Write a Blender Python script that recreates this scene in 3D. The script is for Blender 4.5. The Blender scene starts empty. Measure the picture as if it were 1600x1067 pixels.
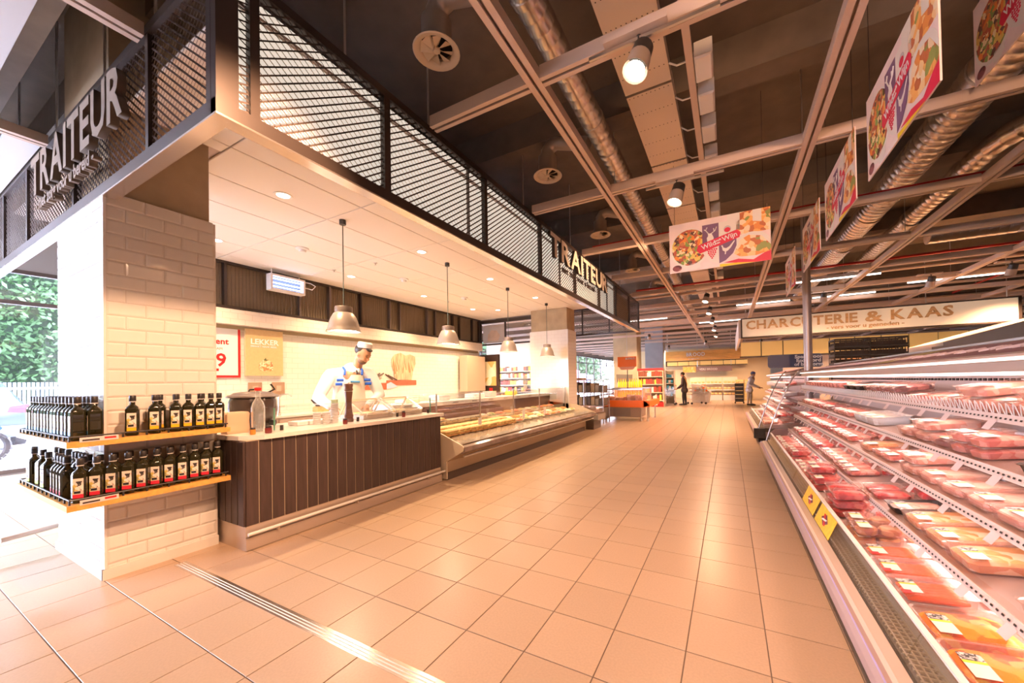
import bpy, bmesh, math, random
from mathutils import Vector, Matrix
random.seed(7)
S = bpy.context.scene
COL = S.collection
PI = math.pi

# ---------------------------------------------------------------- camera, world, lights, exposure
cam_d = bpy.data.cameras.new('camera')
cam = bpy.data.objects.new('camera', cam_d); COL.objects.link(cam); S.camera = cam
cam_d.sensor_width = 36.0
cam_d.lens = 579.309 * 36 / 1600
cam_d.shift_x = -33.4 / 1600
cam_d.shift_y = 56.5 / 1600
cam_d.clip_start = 0.02; cam_d.clip_end = 300
_yaw, _pitch, _roll = 0.4845, 0.0104, -0.0170
_R = Vector((math.cos(_yaw), math.sin(_yaw), 0)); _D = Vector((-math.sin(_yaw), math.cos(_yaw), 0)); _U = Vector((0, 0, 1))
_F = _D * math.cos(_pitch) + _U * math.sin(_pitch); _U2 = -_D * math.sin(_pitch) + _U * math.cos(_pitch)
_A = _R * math.cos(_roll) + _U2 * math.sin(_roll); _B = -_R * math.sin(_roll) + _U2 * math.cos(_roll)
cam.matrix_world = Matrix(((_A.x, _B.x, -_F.x, 0), (_A.y, _B.y, -_F.y, 0), (_A.z, _B.z, -_F.z, 1.276), (0, 0, 0, 1)))

S.view_settings.view_transform = 'Standard'
S.view_settings.look = 'None'
S.view_settings.gamma = 1.0
S.view_settings.use_curve_mapping = False
S.view_settings.exposure = 0.38
try:
    S.cycles.use_denoising = True
    S.cycles.max_bounces = 6
    S.cycles.diffuse_bounces = 3
    S.cycles.glossy_bounces = 3
    S.cycles.transparent_max_bounces = 24
    S.cycles.transmission_bounces = 4
    S.cycles.sample_clamp_indirect = 6
    S.cycles.caustics_reflective = False
    S.cycles.caustics_refractive = False
except Exception:
    pass

W = bpy.data.worlds.new('world'); S.world = W; W.use_nodes = True
W.node_tree.nodes['Background'].inputs[0].default_value = (0.74, 0.79, 1.0, 1)
W.node_tree.nodes['Background'].inputs[1].default_value = 24.0

WARM = (1.0, 0.66, 0.38)
def lamp(kind, loc, power, color=WARM, target=None, size=0.06, angle=100, blend=0.6, sy=None, name=None):
    ld = bpy.data.lights.new(name or 'light', kind); ld.energy = power; ld.color = color
    o = bpy.data.objects.new(name or 'light', ld); COL.objects.link(o); o.location = loc
    if kind == 'SPOT':
        ld.spot_size = math.radians(angle); ld.spot_blend = blend; ld.shadow_soft_size = size
    elif kind == 'AREA':
        ld.size = size
        if sy: ld.shape = 'RECTANGLE'; ld.size_y = sy
    else: ld.shadow_soft_size = size
    if target is not None:
        d = Vector(target) - Vector(loc); o.rotation_euler = d.to_track_quat('-Z', 'Y').to_euler()
    return o
# daylight coming through the street glass is left to the world; deli and shop have their own lamps plus added spots and strips
# ---------------------------------------------------------------- materials
MATS = {}
def mat(name, col, rough=0.5, metal=0.0, emit=0.0, ecol=None, noise=0.0, nscale=20.0, bump=0.0, bscale=60.0, alpha=1.0, rnd=0.0, spec=0.5, stretch=None, coat=0.0):
    if name in MATS: return MATS[name]
    m = bpy.data.materials.new(name); m.use_nodes = True; MATS[name] = m
    nt = m.node_tree; b = nt.nodes['Principled BSDF']; L = nt.links
    c = (*col, 1)
    b.inputs['Base Color'].default_value = c
    b.inputs['Roughness'].default_value = rough
    b.inputs['Metallic'].default_value = metal
    b.inputs['Specular IOR Level'].default_value = spec
    if coat: b.inputs['Coat Weight'].default_value = coat; b.inputs['Coat Roughness'].default_value = 0.05
    if emit > 0:
        b.inputs['Emission Color'].default_value = (*(ecol or col), 1); b.inputs['Emission Strength'].default_value = emit
    src = None
    if noise > 0 or bump > 0:
        tc = nt.nodes.new('ShaderNodeTexCoord'); mp = nt.nodes.new('ShaderNodeMapping'); L.new(tc.outputs['Object'], mp.inputs[0])
        if stretch: mp.inputs['Scale'].default_value = stretch
    if noise > 0:
        nz = nt.nodes.new('ShaderNodeTexNoise'); nz.inputs['Scale'].default_value = nscale; nz.inputs['Detail'].default_value = 5
        L.new(mp.outputs[0], nz.inputs['Vector'])
        mr = nt.nodes.new('ShaderNodeMapRange'); mr.inputs[1].default_value = 0.3; mr.inputs[2].default_value = 0.7
        mr.inputs[3].default_value = 1 - noise; mr.inputs[4].default_value = 1 + noise
        L.new(nz.outputs[0], mr.inputs[0])
        hs = nt.nodes.new('ShaderNodeHueSaturation'); hs.inputs['Color'].default_value = c; L.new(mr.outputs[0], hs.inputs['Value'])
        src = hs.outputs[0]
    if rnd > 0:
        oi = nt.nodes.new('ShaderNodeObjectInfo'); mr2 = nt.nodes.new('ShaderNodeMapRange')
        mr2.inputs[3].default_value = 1 - rnd; mr2.inputs[4].default_value = 1 + rnd; L.new(oi.outputs['Random'], mr2.inputs[0])
        h2 = nt.nodes.new('ShaderNodeHueSaturation'); h2.inputs['Color'].default_value = c
        if src: L.new(src, h2.inputs['Color'])
        L.new(mr2.outputs[0], h2.inputs['Value']); src = h2.outputs[0]
    if src: L.new(src, b.inputs['Base Color'])
    if bump > 0:
        n2 = nt.nodes.new('ShaderNodeTexNoise'); n2.inputs['Scale'].default_value = bscale; L.new(mp.outputs[0], n2.inputs['Vector'])
        bp = nt.nodes.new('ShaderNodeBump'); bp.inputs['Strength'].default_value = bump; bp.inputs['Distance'].default_value = 0.01
        L.new(n2.outputs[0], bp.inputs['Height']); L.new(bp.outputs[0], b.inputs['Normal'])
    if alpha < 1:
        tr = nt.nodes.new('ShaderNodeBsdfTransparent'); mx = nt.nodes.new('ShaderNodeMixShader'); mx.inputs[0].default_value = alpha
        out = nt.nodes['Material Output']; L.new(tr.outputs[0], mx.inputs[1]); L.new(b.outputs[0], mx.inputs[2]); L.new(mx.outputs[0], out.inputs['Surface'])
    return m

def speckle(name, cols, scale=30.0, rough=0.4, metric='EUCLIDEAN'):
    """patches of several colours (food, leaves) on the object's own coordinates"""
    if name in MATS: return MATS[name]
    m = bpy.data.materials.new(name); m.use_nodes = True; MATS[name] = m
    nt = m.node_tree; b = nt.nodes['Principled BSDF']; L = nt.links
    tc = nt.nodes.new('ShaderNodeTexCoord'); v = nt.nodes.new('ShaderNodeTexVoronoi'); v.inputs['Scale'].default_value = scale
    nz = nt.nodes.new('ShaderNodeTexNoise'); nz.inputs['Scale'].default_value = scale * .6
    ad = nt.nodes.new('ShaderNodeMixRGB'); ad.inputs[0].default_value = 0.06
    L.new(tc.outputs['Object'], nz.inputs['Vector']); L.new(tc.outputs['Object'], ad.inputs[1]); L.new(nz.outputs['Color'], ad.inputs[2]); L.new(ad.outputs[0], v.inputs['Vector'])
    sp = nt.nodes.new('ShaderNodeSeparateColor'); L.new(v.outputs['Color'], sp.inputs[0])
    cr = nt.nodes.new('ShaderNodeValToRGB'); cr.color_ramp.interpolation = 'CONSTANT'
    el = cr.color_ramp.elements
    for i, c in enumerate(cols):
        e = el[i] if i < 2 else el.new(i / len(cols))
        e.position = i / len(cols); e.color = (*c, 1)
    L.new(sp.outputs[0], cr.inputs[0]); L.new(cr.outputs[0], b.inputs['Base Color']); b.inputs['Roughness'].default_value = rough
    bp = nt.nodes.new('ShaderNodeBump'); bp.inputs['Strength'].default_value = 0.4; bp.inputs['Distance'].default_value = 0.004
    L.new(v.outputs['Distance'], bp.inputs['Height']); L.new(bp.outputs[0], b.inputs['Normal'])
    return m

def brickmat(name, col, mortar, bw, bh, axis='YZ', rough=0.15, line=0.012):
    if name in MATS: return MATS[name]
    m = bpy.data.materials.new(name); m.use_nodes = True; MATS[name] = m
    nt = m.node_tree; b = nt.nodes['Principled BSDF']; L = nt.links
    tc = nt.nodes.new('ShaderNodeTexCoord'); sx = nt.nodes.new('ShaderNodeSeparateXYZ'); cx = nt.nodes.new('ShaderNodeCombineXYZ')
    L.new(tc.outputs['Object'], sx.inputs[0]); L.new(sx.outputs['X' if axis[0] == 'X' else 'Y'], cx.inputs[0]); L.new(sx.outputs['Z'], cx.inputs[1])
    br = nt.nodes.new('ShaderNodeTexBrick'); L.new(cx.outputs[0], br.inputs['Vector'])
    br.inputs['Scale'].default_value = 1; br.inputs['Brick Width'].default_value = bw; br.inputs['Row Height'].default_value = bh
    br.inputs['Mortar Size'].default_value = line; br.inputs['Mortar Smooth'].default_value = 0.6
    br.inputs['Color1'].default_value = (*col, 1); br.inputs['Color2'].default_value = (*col, 1); br.inputs['Mortar'].default_value = (*mortar, 1)
    L.new(br.outputs['Color'], b.inputs['Base Color']); b.inputs['Roughness'].default_value = rough
    bp = nt.nodes.new('ShaderNodeBump'); bp.invert = True; bp.inputs['Strength'].default_value = 0.5; bp.inputs['Distance'].default_value = 0.004
    L.new(br.outputs['Fac'], bp.inputs['Height']); L.new(bp.outputs[0], b.inputs['Normal'])
    return m

def glassmat(name, tint=(1, 1, 1), refl=0.12, rough=0.02, dens=0.0):
    """thin glass or film: mostly see-through, a little mirror, optional body colour"""
    if name in MATS: return MATS[name]
    m = bpy.data.materials.new(name); m.use_nodes = True; MATS[name] = m
    nt = m.node_tree; L = nt.links; out = nt.nodes['Material Output']
    nt.nodes.remove(nt.nodes['Principled BSDF'])
    tr = nt.nodes.new('ShaderNodeBsdfTransparent'); tr.inputs[0].default_value = (*tint, 1)
    gl = nt.nodes.new('ShaderNodeBsdfGlossy'); gl.inputs['Roughness'].default_value = rough
    mx = nt.nodes.new('ShaderNodeMixShader')
    lw = nt.nodes.new('ShaderNodeLayerWeight'); lw.inputs[0].default_value = 0.25
    mr = nt.nodes.new('ShaderNodeMapRange'); mr.inputs[3].default_value = refl * .4; mr.inputs[4].default_value = min(1, refl * 3)
    L.new(lw.outputs['Fresnel'], mr.inputs[0]); L.new(mr.outputs[0], mx.inputs[0]); L.new(tr.outputs[0], mx.inputs[1]); L.new(gl.outputs[0], mx.inputs[2])
    last = mx
    if dens > 0:
        df = nt.nodes.new('ShaderNodeBsdfDiffuse'); df.inputs[0].default_value = (*tint, 1)
        m2 = nt.nodes.new('ShaderNodeMixShader'); m2.inputs[0].default_value = dens; L.new(mx.outputs[0], m2.inputs[1]); L.new(df.outputs[0], m2.inputs[2]); last = m2
    L.new(last.outputs[0], out.inputs['Surface'])
    return m

def M(k):
    D = {
     'grout': lambda: mat('grout', (0.20, 0.15, 0.12), .8),
     'floortile': lambda: mat('floortile', (0.55, 0.395, 0.27), .28, noise=.05, nscale=90, rnd=.05),
     'tile': lambda: mat('tile', (0.80, 0.77, 0.72), .12, noise=.01, coat=.3),
     'tilegrout': lambda: mat('tilegrout', (0.66, 0.60, 0.54), .8),
     'concrete': lambda: mat('concrete', (0.20, 0.155, 0.115), .85, noise=.12, nscale=5),
     'colconc': lambda: mat('colconc', (0.42, 0.32, 0.20), .8, noise=.12, nscale=4),
     'panel': lambda: mat('panel', (0.82, 0.77, 0.72), .75),
     'tbar': lambda: mat('tbar', (0.50, 0.40, 0.34), .6),
     'bronze': lambda: mat('bronze', (0.055, 0.040, 0.034), .35, metal=.4),
     'meshdark': lambda: mat('meshdark', (0.15, 0.115, 0.10), .45, metal=.5),
     'alu': lambda: mat('alu', (0.72, 0.66, 0.60), .18, metal=.9),
     'steel': lambda: mat('steel', (0.62, 0.58, 0.54), .28, metal=.9),
     'duct': lambda: mat('duct', (0.74, 0.66, 0.59), .26, metal=.85, noise=.10, nscale=8),
     'rail': lambda: mat('rail', (0.66, 0.52, 0.44), .45, metal=.1),
     'white': lambda: mat('white', (0.82, 0.80, 0.77), .5),
     'whitegloss': lambda: mat('whitegloss', (0.84, 0.82, 0.79), .12),
     'cream': lambda: mat('cream', (0.80, 0.68, 0.52), .55),
     'black': lambda: mat('black', (0.025, 0.022, 0.022), .4),
     'rubber': lambda: mat('rubber', (0.035, 0.03, 0.03), .7),
     'grey': lambda: mat('grey', (0.35, 0.33, 0.32), .5),
     'lightgrey': lambda: mat('lightgrey', (0.60, 0.57, 0.55), .5),
     'red': lambda: mat('red', (0.62, 0.02, 0.02), .4),
     'redpipe': lambda: mat('redpipe', (0.52, 0.02, 0.015), .4),
     'orange': lambda: mat('orange', (0.95, 0.20, 0.02), .45),
     'wood': lambda: mat('wood', (0.74, 0.38, 0.09), .35, noise=.18, nscale=7, stretch=(.35, 6, 6)),
     'woodboard': lambda: mat('woodboard', (0.72, 0.45, 0.20), .5, noise=.22, nscale=4, stretch=(.3, 4, 4)),
     'letterwood': lambda: mat('letterwood', (0.20, 0.145, 0.105), .6, noise=.2, nscale=8, stretch=(.5, .5, 5)),
     'slat': lambda: mat('slat', (0.060, 0.036, 0.030), .5, noise=.22, nscale=9, stretch=(6, 6, .5), rnd=.12),
     'slatgap': lambda: mat('slatgap', (0.42, 0.33, 0.22), .5),
     'worktop': lambda: mat('worktop', (0.82, 0.78, 0.72), .15),
     'plinth': lambda: mat('plinth', (0.60, 0.50, 0.42), .3, metal=.5),
     'glass': lambda: glassmat('glass', (.99, .99, 1.0), .14),
     'glassedge': lambda: mat('glassedge', (0.10, 0.30, 0.20), .2),
     'bottleglass': lambda: mat('bottleglass', (0.022, 0.020, 0.008), .08, coat=.5),
     'film': lambda: glassmat('film', (1, .95, .93), .05, .28, dens=.02),
     'traycl': lambda: glassmat('traycl', (1, .86, .82), .10, .14, dens=.13),
     'lampglow': lambda: mat('lampglow', (1, .9, .75), .5, emit=14, ecol=(1, .86, .66)),
     'downglow': lambda: mat('downglow', (1, .9, .8), .5, emit=9, ecol=(1, .88, .72)),
     'tubeglow': lambda: mat('tubeglow', (1, .95, .9), .5, emit=5, ecol=(1, .86, .78)),
     'blueglow': lambda: mat('blueglow', (.6, .7, 1), .5, emit=5, ecol=(.55, .68, 1.0)),
     'lampshade': lambda: mat('lampshade', (0.40, 0.34, 0.30), .38, metal=.35),
     'skin': lambda: mat('skin', (0.46, 0.22, 0.115), .5),
     'cloth_w': lambda: mat('cloth_w', (0.82, 0.80, 0.80), .8, bump=.2, bscale=30),
     'cloth_b': lambda: mat('cloth_b', (0.02, 0.10, 0.52), .8),
     'cloth_k': lambda: mat('cloth_k', (0.018, 0.016, 0.018), .8),
     'hair': lambda: mat('hair', (0.03, 0.018, 0.010), .5),
     'paper': lambda: mat('paper', (0.85, 0.84, 0.82), .6),
     'yellow': lambda: mat('yellow', (0.90, 0.62, 0.03), .5),
     'teal': lambda: mat('teal', (0.02, 0.22, 0.33), .5),
    }
    return MATS[k] if k in MATS else D[k]()

# ---------------------------------------------------------------- geometry helpers
class MB:
    def __init__(s): s.v = []; s.f = []
    def add(s, vs, fs, m=None):
        n = len(s.v)
        s.v += [tuple(m @ Vector(p)) for p in vs] if m is not None else [tuple(p) for p in vs]
        s.f += [tuple(i + n for i in f) for f in fs]; return s
    def box(s, x0, x1, y0, y1, z0, z1, m=None):
        return s.add([(x0,y0,z0),(x1,y0,z0),(x1,y1,z0),(x0,y1,z0),(x0,y0,z1),(x1,y0,z1),(x1,y1,z1),(x0,y1,z1)],
                     [(0,3,2,1),(4,5,6,7),(0,1,5,4),(1,2,6,5),(2,3,7,6),(3,0,4,7)], m)
    def cbox(s, x0, x1, y0, y1, z0, z1, c=.004, m=None):
        """box with chamfered top and bottom edges"""
        vs = []
        for z, k in ((z0, c), (z0 + c, 0), (z1 - c, 0), (z1, c)):
            vs += [(x0+k,y0+k,z),(x1-k,y0+k,z),(x1-k,y1-k,z),(x0+k,y1-k,z)]
        fs = [(3,2,1,0),(12,13,14,15)]
        for r in range(3):
            for i in range(4): a = r*4+i; b = r*4+(i+1)%4; fs.append((a,b,b+4,a+4))
        return s.add(vs, fs, m)
    def tube(s, pts, r, n=8, cap=True, rs=None):
        pts = [Vector(p) for p in pts]; k = len(pts); rings = []
        up = None
        for i, p in enumerate(pts):
            d = (pts[min(i+1,k-1)] - pts[max(i-1,0)]).normalized()
            if up is None: up = Vector((0,0,1)) if abs(d.z) < .9 else Vector((1,0,0))
            a = d.cross(up).normalized(); b = a.cross(d).normalized(); up = b
            R = rs[i] if rs else r
            rings.append([p + (a*math.cos(t*2*PI/n) + b*math.sin(t*2*PI/n))*R for t in range(n)])
        vs = [q for rg in rings for q in rg]; fs = []
        for i in range(k-1):
            for j in range(n): a = i*n+j; b = i*n+(j+1)%n; fs.append((a,b,b+n,a+n))
        if cap: fs.append(tuple(range(n-1,-1,-1))); fs.append(tuple((k-1)*n+j for j in range(n)))
        return s.add(vs, fs)
    def lathe(s, prof, c=(0,0,0), n=20, m=None, close=True):
        vs = []; fs = []
        for r, z in prof:
            vs += [(c[0]+r*math.cos(2*PI*j/n), c[1]+r*math.sin(2*PI*j/n), c[2]+z) for j in range(n)]
        for i in range(len(prof)-1):
            for j in range(n): a = i*n+j; b = i*n+(j+1)%n; fs.append((a,b,b+n,a+n))
        if close:
            fs.append(tuple(range(n-1,-1,-1))); fs.append(tuple((len(prof)-1)*n+j for j in range(n)))
        return s.add(vs, fs, m)
    def prism(s, poly, a0, a1, ax='y', m=None):
        """poly: outline in the two other axes, extruded along ax"""
        def P(p, a): return (p[0], a, p[1]) if ax == 'y' else ((a, p[0], p[1]) if ax == 'x' else (p[0], p[1], a))
        n = len(poly); vs = [P(p, a0) for p in poly] + [P(p, a1) for p in poly]
        fs = [tuple(range(n)), tuple(range(2*n-1, n-1, -1))] + [(i, (i+1)%n + 0, (i+1)%n+n, i+n) for i in range(n)]
        return s.add(vs, [f if k < 2 else (f[0], f[3], f[2], f[1]) for k, f in enumerate(fs)], m)
    def mesh(s, name, mt, smooth=False, off=(0,0,0)):
        me = bpy.data.meshes.new(name); o = Vector(off)
        me.from_pydata([tuple(Vector(v) - o) for v in s.v], [], s.f)
        bm = bmesh.new(); bm.from_mesh(me); bmesh.ops.recalc_face_normals(bm, faces=bm.faces); bm.to_mesh(me); bm.free()
        if smooth:
            for p in me.polygons: p.use_smooth = True
            try: me.set_sharp_from_angle(angle=math.radians(40))
            except Exception: pass
        me.materials.append(M(mt) if isinstance(mt, str) else mt); return me
    def build(s, name, mt, parent=None, smooth=False):
        """world coordinates in, stored relative to the root thing"""
        off = wloc(parent) if parent else Vector((0,0,0))
        o = bpy.data.objects.new(name, s.mesh(name, mt, smooth, off)); COL.objects.link(o)
        if parent: o.parent = parent
        return o
def wloc(o):
    p = Vector((0,0,0))
    while o is not None: p += o.location; o = o.parent
    return p
def link(name, me, parent=None, loc=(0,0,0), rot=None):
    o = bpy.data.objects.new(name, me); COL.objects.link(o)
    if parent: o.parent = parent
    o.location = loc
    if rot: o.rotation_euler = rot
    return o
def tag(o, label=None, cat=None, group=None, kind=None):
    if label: o['label'] = label
    if cat: o['category'] = cat
    if group: o['group'] = group
    if kind: o['kind'] = kind
    return o
def thing(name, label, cat, loc=(0,0,0), group=None, kind=None):
    o = bpy.data.objects.new(name, None); COL.objects.link(o); o.location = loc; o.empty_display_size = .1
    return tag(o, label, cat, group, kind)
def copy_tree(o, parent=None, loc=None, rz=None, label=None, group=None):
    c = o.copy(); COL.objects.link(c)
    if parent: c.parent = parent
    if loc is not None: c.location = loc
    if rz is not None: c.rotation_euler = (c.rotation_euler[0], c.rotation_euler[1], rz)
    if label: c['label'] = label
    if group: c['group'] = group
    for ch in KIDS.get(o.name, []) or list(o.children): copy_tree(ch, c)
    return c
KIDS = {}
def struct(o): o['kind'] = 'structure'; return o
def text_mesh(txt, size, depth, bold=0.0, sx=1.0, align='LEFT', spacing=1.0, shear=0.0):
    cu = bpy.data.curves.new('lettering', 'FONT'); cu.body = txt; cu.size = size; cu.extrude = depth/2; cu.offset = bold
    cu.align_x = align; cu.space_character = spacing; cu.shear = shear; cu.resolution_u = 2
    ob = bpy.data.objects.new('lettering', cu)
    me = bpy.data.meshes.new_from_object(ob)
    for v in me.vertices: v.co.x *= sx
    bpy.data.objects.remove(ob); return me
def put_text(name, txt, size, depth, mt, parent, loc, facing='-Y', **kw):
    """upright lettering; facing tells which way its front looks"""
    me = text_mesh(txt, size, depth, **kw); me.materials.clear(); me.materials.append(M(mt) if isinstance(mt, str) else mt)
    rz = {'-Y': 0, '+X': PI/2, '+Y': PI, '-X': -PI/2}[facing]
    off = wloc(parent) if parent else Vector((0,0,0))
    o = link(name, me, parent, Vector(loc) - off, (PI/2, 0, rz))
    if len(txt) > 10: o['kind'] = 'stuff'
    return o
def lerp(a, b, t): return a + (b - a) * t
# ================================================================ THE SETTING
T = 0.34; X0 = -0.5952 * T; Y0 = 5.5101 * T      # floor tile grid
XW = -9.62; XD = -6.98; CEIL = 3.23; SLAB = 4.35

# ---- floor: tiles are parts, grout slab below
fl = struct(MB().box(-9.7, 12, -4, 36, -.05, -.004).build('floor', 'grout'))
tme = MB().cbox(-T/2+.0025, T/2-.0025, -T/2+.0025, T/2-.0025, -.004, 0, .0012).mesh('tile', 'floortile')
cells = []
for i in range(-28, 37):
    for j in range(-16, 88):
        cx = X0 + (i + .5) * T; cy = Y0 + (j - .0) * T + T/2
        if cx < XW or cx > 11.8: continue
        d = .4657 * -cx + .885 * cy   # depth in view
        r = .885 * cx + .4657 * cy
        vis = d > .25 and -1.5 < r / max(d, .01) < 1.36
        if vis and cx < .62 and not (-4.0 > cx and cy > 2.0 and cy < 8.9 and cx > XD): cells.append((d * d + r * r, cx, cy))
cells.sort()
DR0, DR1 = 1.155, 1.225      # drain strip runs along X here
rest = MB(); n = 0
for dd, cx, cy in cells:
    if n < 300:
        link('tile', tme, fl, (cx, cy, 0)); n += 1
    else:
        rest.cbox(cx-T/2+.0025, cx+T/2-.0025, cy-T/2+.0025, cy+T/2-.0025, -.004, 0, .0012)
done = {(round(c[1], 2), round(c[2], 2)) for c in cells}
for i in range(-28, 37):
    for j in range(-16, 88):
        cx = X0 + (i + .5) * T; cy = Y0 + j * T + T/2
        if cx < XW or cx > 11.8 or (round(cx, 2), round(cy, 2)) in done: continue
        rest.box(cx-T/2+.0025, cx+T/2-.0025, cy-T/2+.0025, cy+T/2-.0025, -.004, 0)
tag(rest.build('floor_tiles', 'floortile', fl), kind='stuff')

# ---- drain channel across the floor
dr = thing('floor_drain', 'long narrow slotted metal drain strip set across the floor tiles', 'drain', (-1.6, 1.19, 0))
MB().box(-3.55, .35, DR0, DR1, -.004, .0012).build('channel_frame', 'alu', dr)
g = MB()
for k in range(3): g.box(-3.54, .34, DR0+.012+k*.017, DR0+.018+k*.017, .0012, .0022)
g.build('grate_bars', 'white', dr)

# ---- outer shell
struct(MB().box(-9.7, 12, -4, 36, SLAB, SLAB+.1).build('ceiling', 'concrete'))
c0 = bpy.data.objects['ceiling']
for k, y in enumerate([-1.5, 1.2, 3.9, 6.6, 9.3, 12.0, 14.7, 17.4, 20.1, 23, 26, 29, 32]):
    MB().box(-9.7, 12, y-.12, y+.12, SLAB-.34, SLAB).build('joist', 'concrete', c0)
struct(MB().box(12, 12.1, -4, 36, 0, SLAB).build('wall_right', 'cream'))
struct(MB().box(-5.45, 12.1, -4.1, -4, 0, SLAB).box(-9.7, -5.45, -4.1, -4, 3.1, SLAB).build('wall_front', 'cream'))
struct(MB().box(-9.7, 12.1, 36, 36.1, 0, SLAB).build('wall_back', 'cream'))
# street side: header wall with glass below
wl = struct(MB().box(-9.7, -9.62, -4, 36, 3.1, SLAB).box(-9.7, -9.62, -4, 36, -.05, .05).build('wall_left', 'grey'))
def window(y0, y1, ncol):
    w = MB()
    zs = (.05, 2.62, 3.1)
    for z in zs: w.box(-9.69, -9.61, y0, y1, z-.03, z+.03)
    for k in range(ncol+1):
        y = lerp(y0, y1, k/ncol); w.box(-9.69, -9.61, y-.035, y+.035, .05, 3.1)
    f = struct(w.build('window_1', mat('winframe', (.10, .075, .065), .4)))
    for k in range(ncol):
        a = lerp(y0, y1, k/ncol)+.035; b = lerp(y0, y1, (k+1)/ncol)-.035
        MB().box(-9.655, -9.645, a, b, .08, 2.59).build('pane', 'glass', f)
        MB().box(-9.655, -9.645, a, b, 2.65, 3.07).build('pane', 'glass', f)
    return f
window(-4, 2.4, 3)
wfm = MB()
for z_ in (.05, 2.62, 3.1): wfm.box(-9.7, -5.4, -4.09, -4.01, z_-.03, z_+.03)
for k in range(4): wfm.box(-9.7+k*1.42-.035, -9.7+k*1.42+.035, -4.09, -4.01, .05, 3.1)
wf = struct(wfm.build('window_4', 'winframe'))
for k in range(3): MB().box(-9.66+k*1.42, -8.32+k*1.42, -4.055, -4.045, .08, 3.07).build('pane', 'glass', wf)
w2 = window(20, 36, 9); w2.name = 'window_2'
w3 = window(2.4, 20, 8); w3.name = 'window_3'
# deli back wall (white tiles), bulkhead and mesh band
wd = struct(MB().box(XD-.12, XD, 2.0, 9.6, 0, 2.25).build('wall_deli', brickmat('walltiles', (.84, .81, .75), (.70, .64, .56), .2, .0935, 'YZ', line=.004)))
struct(MB().box(XD-.12, XD+.16, 2.0, 9.55, 2.25, 2.49).build('trim_1', brickmat('walltiles2', (.80, .72, .64), (.70, .58, .48), .2, .0935, 'YZ', line=.004)))
MB().box(XD+.0, XD+.03, 2.0, 9.5, 2.19, 2.25).build('shade_strip', mat('oliveshade', (.33, .26, .15), .5), bpy.data.objects['trim_1'])  # dark strip put in as the shade under the bulkhead
bnd = thing('wall_mesh_screen', 'brown mesh panels in a dark frame above the white tiled deli wall', 'screen', (XD+.1, 2.0, 2.49))
MB().box(XD+.04, XD+.05, 2.0, 9.55, 2.52, 3.22).build('backing', mat('bandback', (.26, .19, .125), .7, bump=.6, bscale=90), bnd)
fr = MB().box(XD+.02, XD+.16, 2.0, 9.55, 2.485, 2.535).box(XD+.02, XD+.12, 2.0, 9.55, 3.19, 3.228); fr.build('frame', 'bronze', bnd)
for y in (2.05, 2.85, 3.98, 4.55, 5.25, 6.0, 6.3, 7.2, 7.5, 8.2, 8.5, 9.1, 9.45):
    MB().box(XD+.05, XD+.14, y-.017, y+.017, 2.53, 3.19).build('upright', 'bronze' if int(y*10) % 3 else 'meshdark', bnd)
xm = MB()
for k in range(150):
    y = 2.0 + k*.05
    xm.box(XD+.075, XD+.083, y, y+.012, 2.53, 3.19)
tag(xm.build('mesh_sheet', mat('bandmesh', (.20, .145, .095), .5, metal=.3), bnd), kind='stuff')

# ---- deli ceiling of white panels
dc = struct(MB().box(-6.98, -2.19, .96, 9.57, CEIL+.02, CEIL+.03).build('ceiling.001', 'tbar'))
xl = [-2.19, -2.36] + [-2.96 - .6*k for k in range(7)] + [-6.98]
yl = [.95, 1.523, 2.74, 3.957, 5.174, 6.391, 7.608, 8.825, 9.57]
for a in range(len(xl)-1):
    for b in range(len(yl)-1):
        x1, x0, y0, y1 = xl[a]-.005, xl[a+1]+.005, yl[b]+.005, yl[b+1]-.005
        if x1-x0 < .05: continue
        if b == 0 and -4.8 < (x0+x1)/2 < -3.5:
            if x1 > -3.6: MB().cbox(-3.70, x1, y0, y1, CEIL, CEIL+.018, .004).build('ceiling_panel', 'panel', dc)
            continue
        if b == 0 and x1 > -5.0 and x0 < -4.8: x1 = -4.83
        MB().cbox(x0, x1, y0, y1, CEIL, CEIL+.018, .004).build('ceiling_panel', 'panel', dc)

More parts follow.
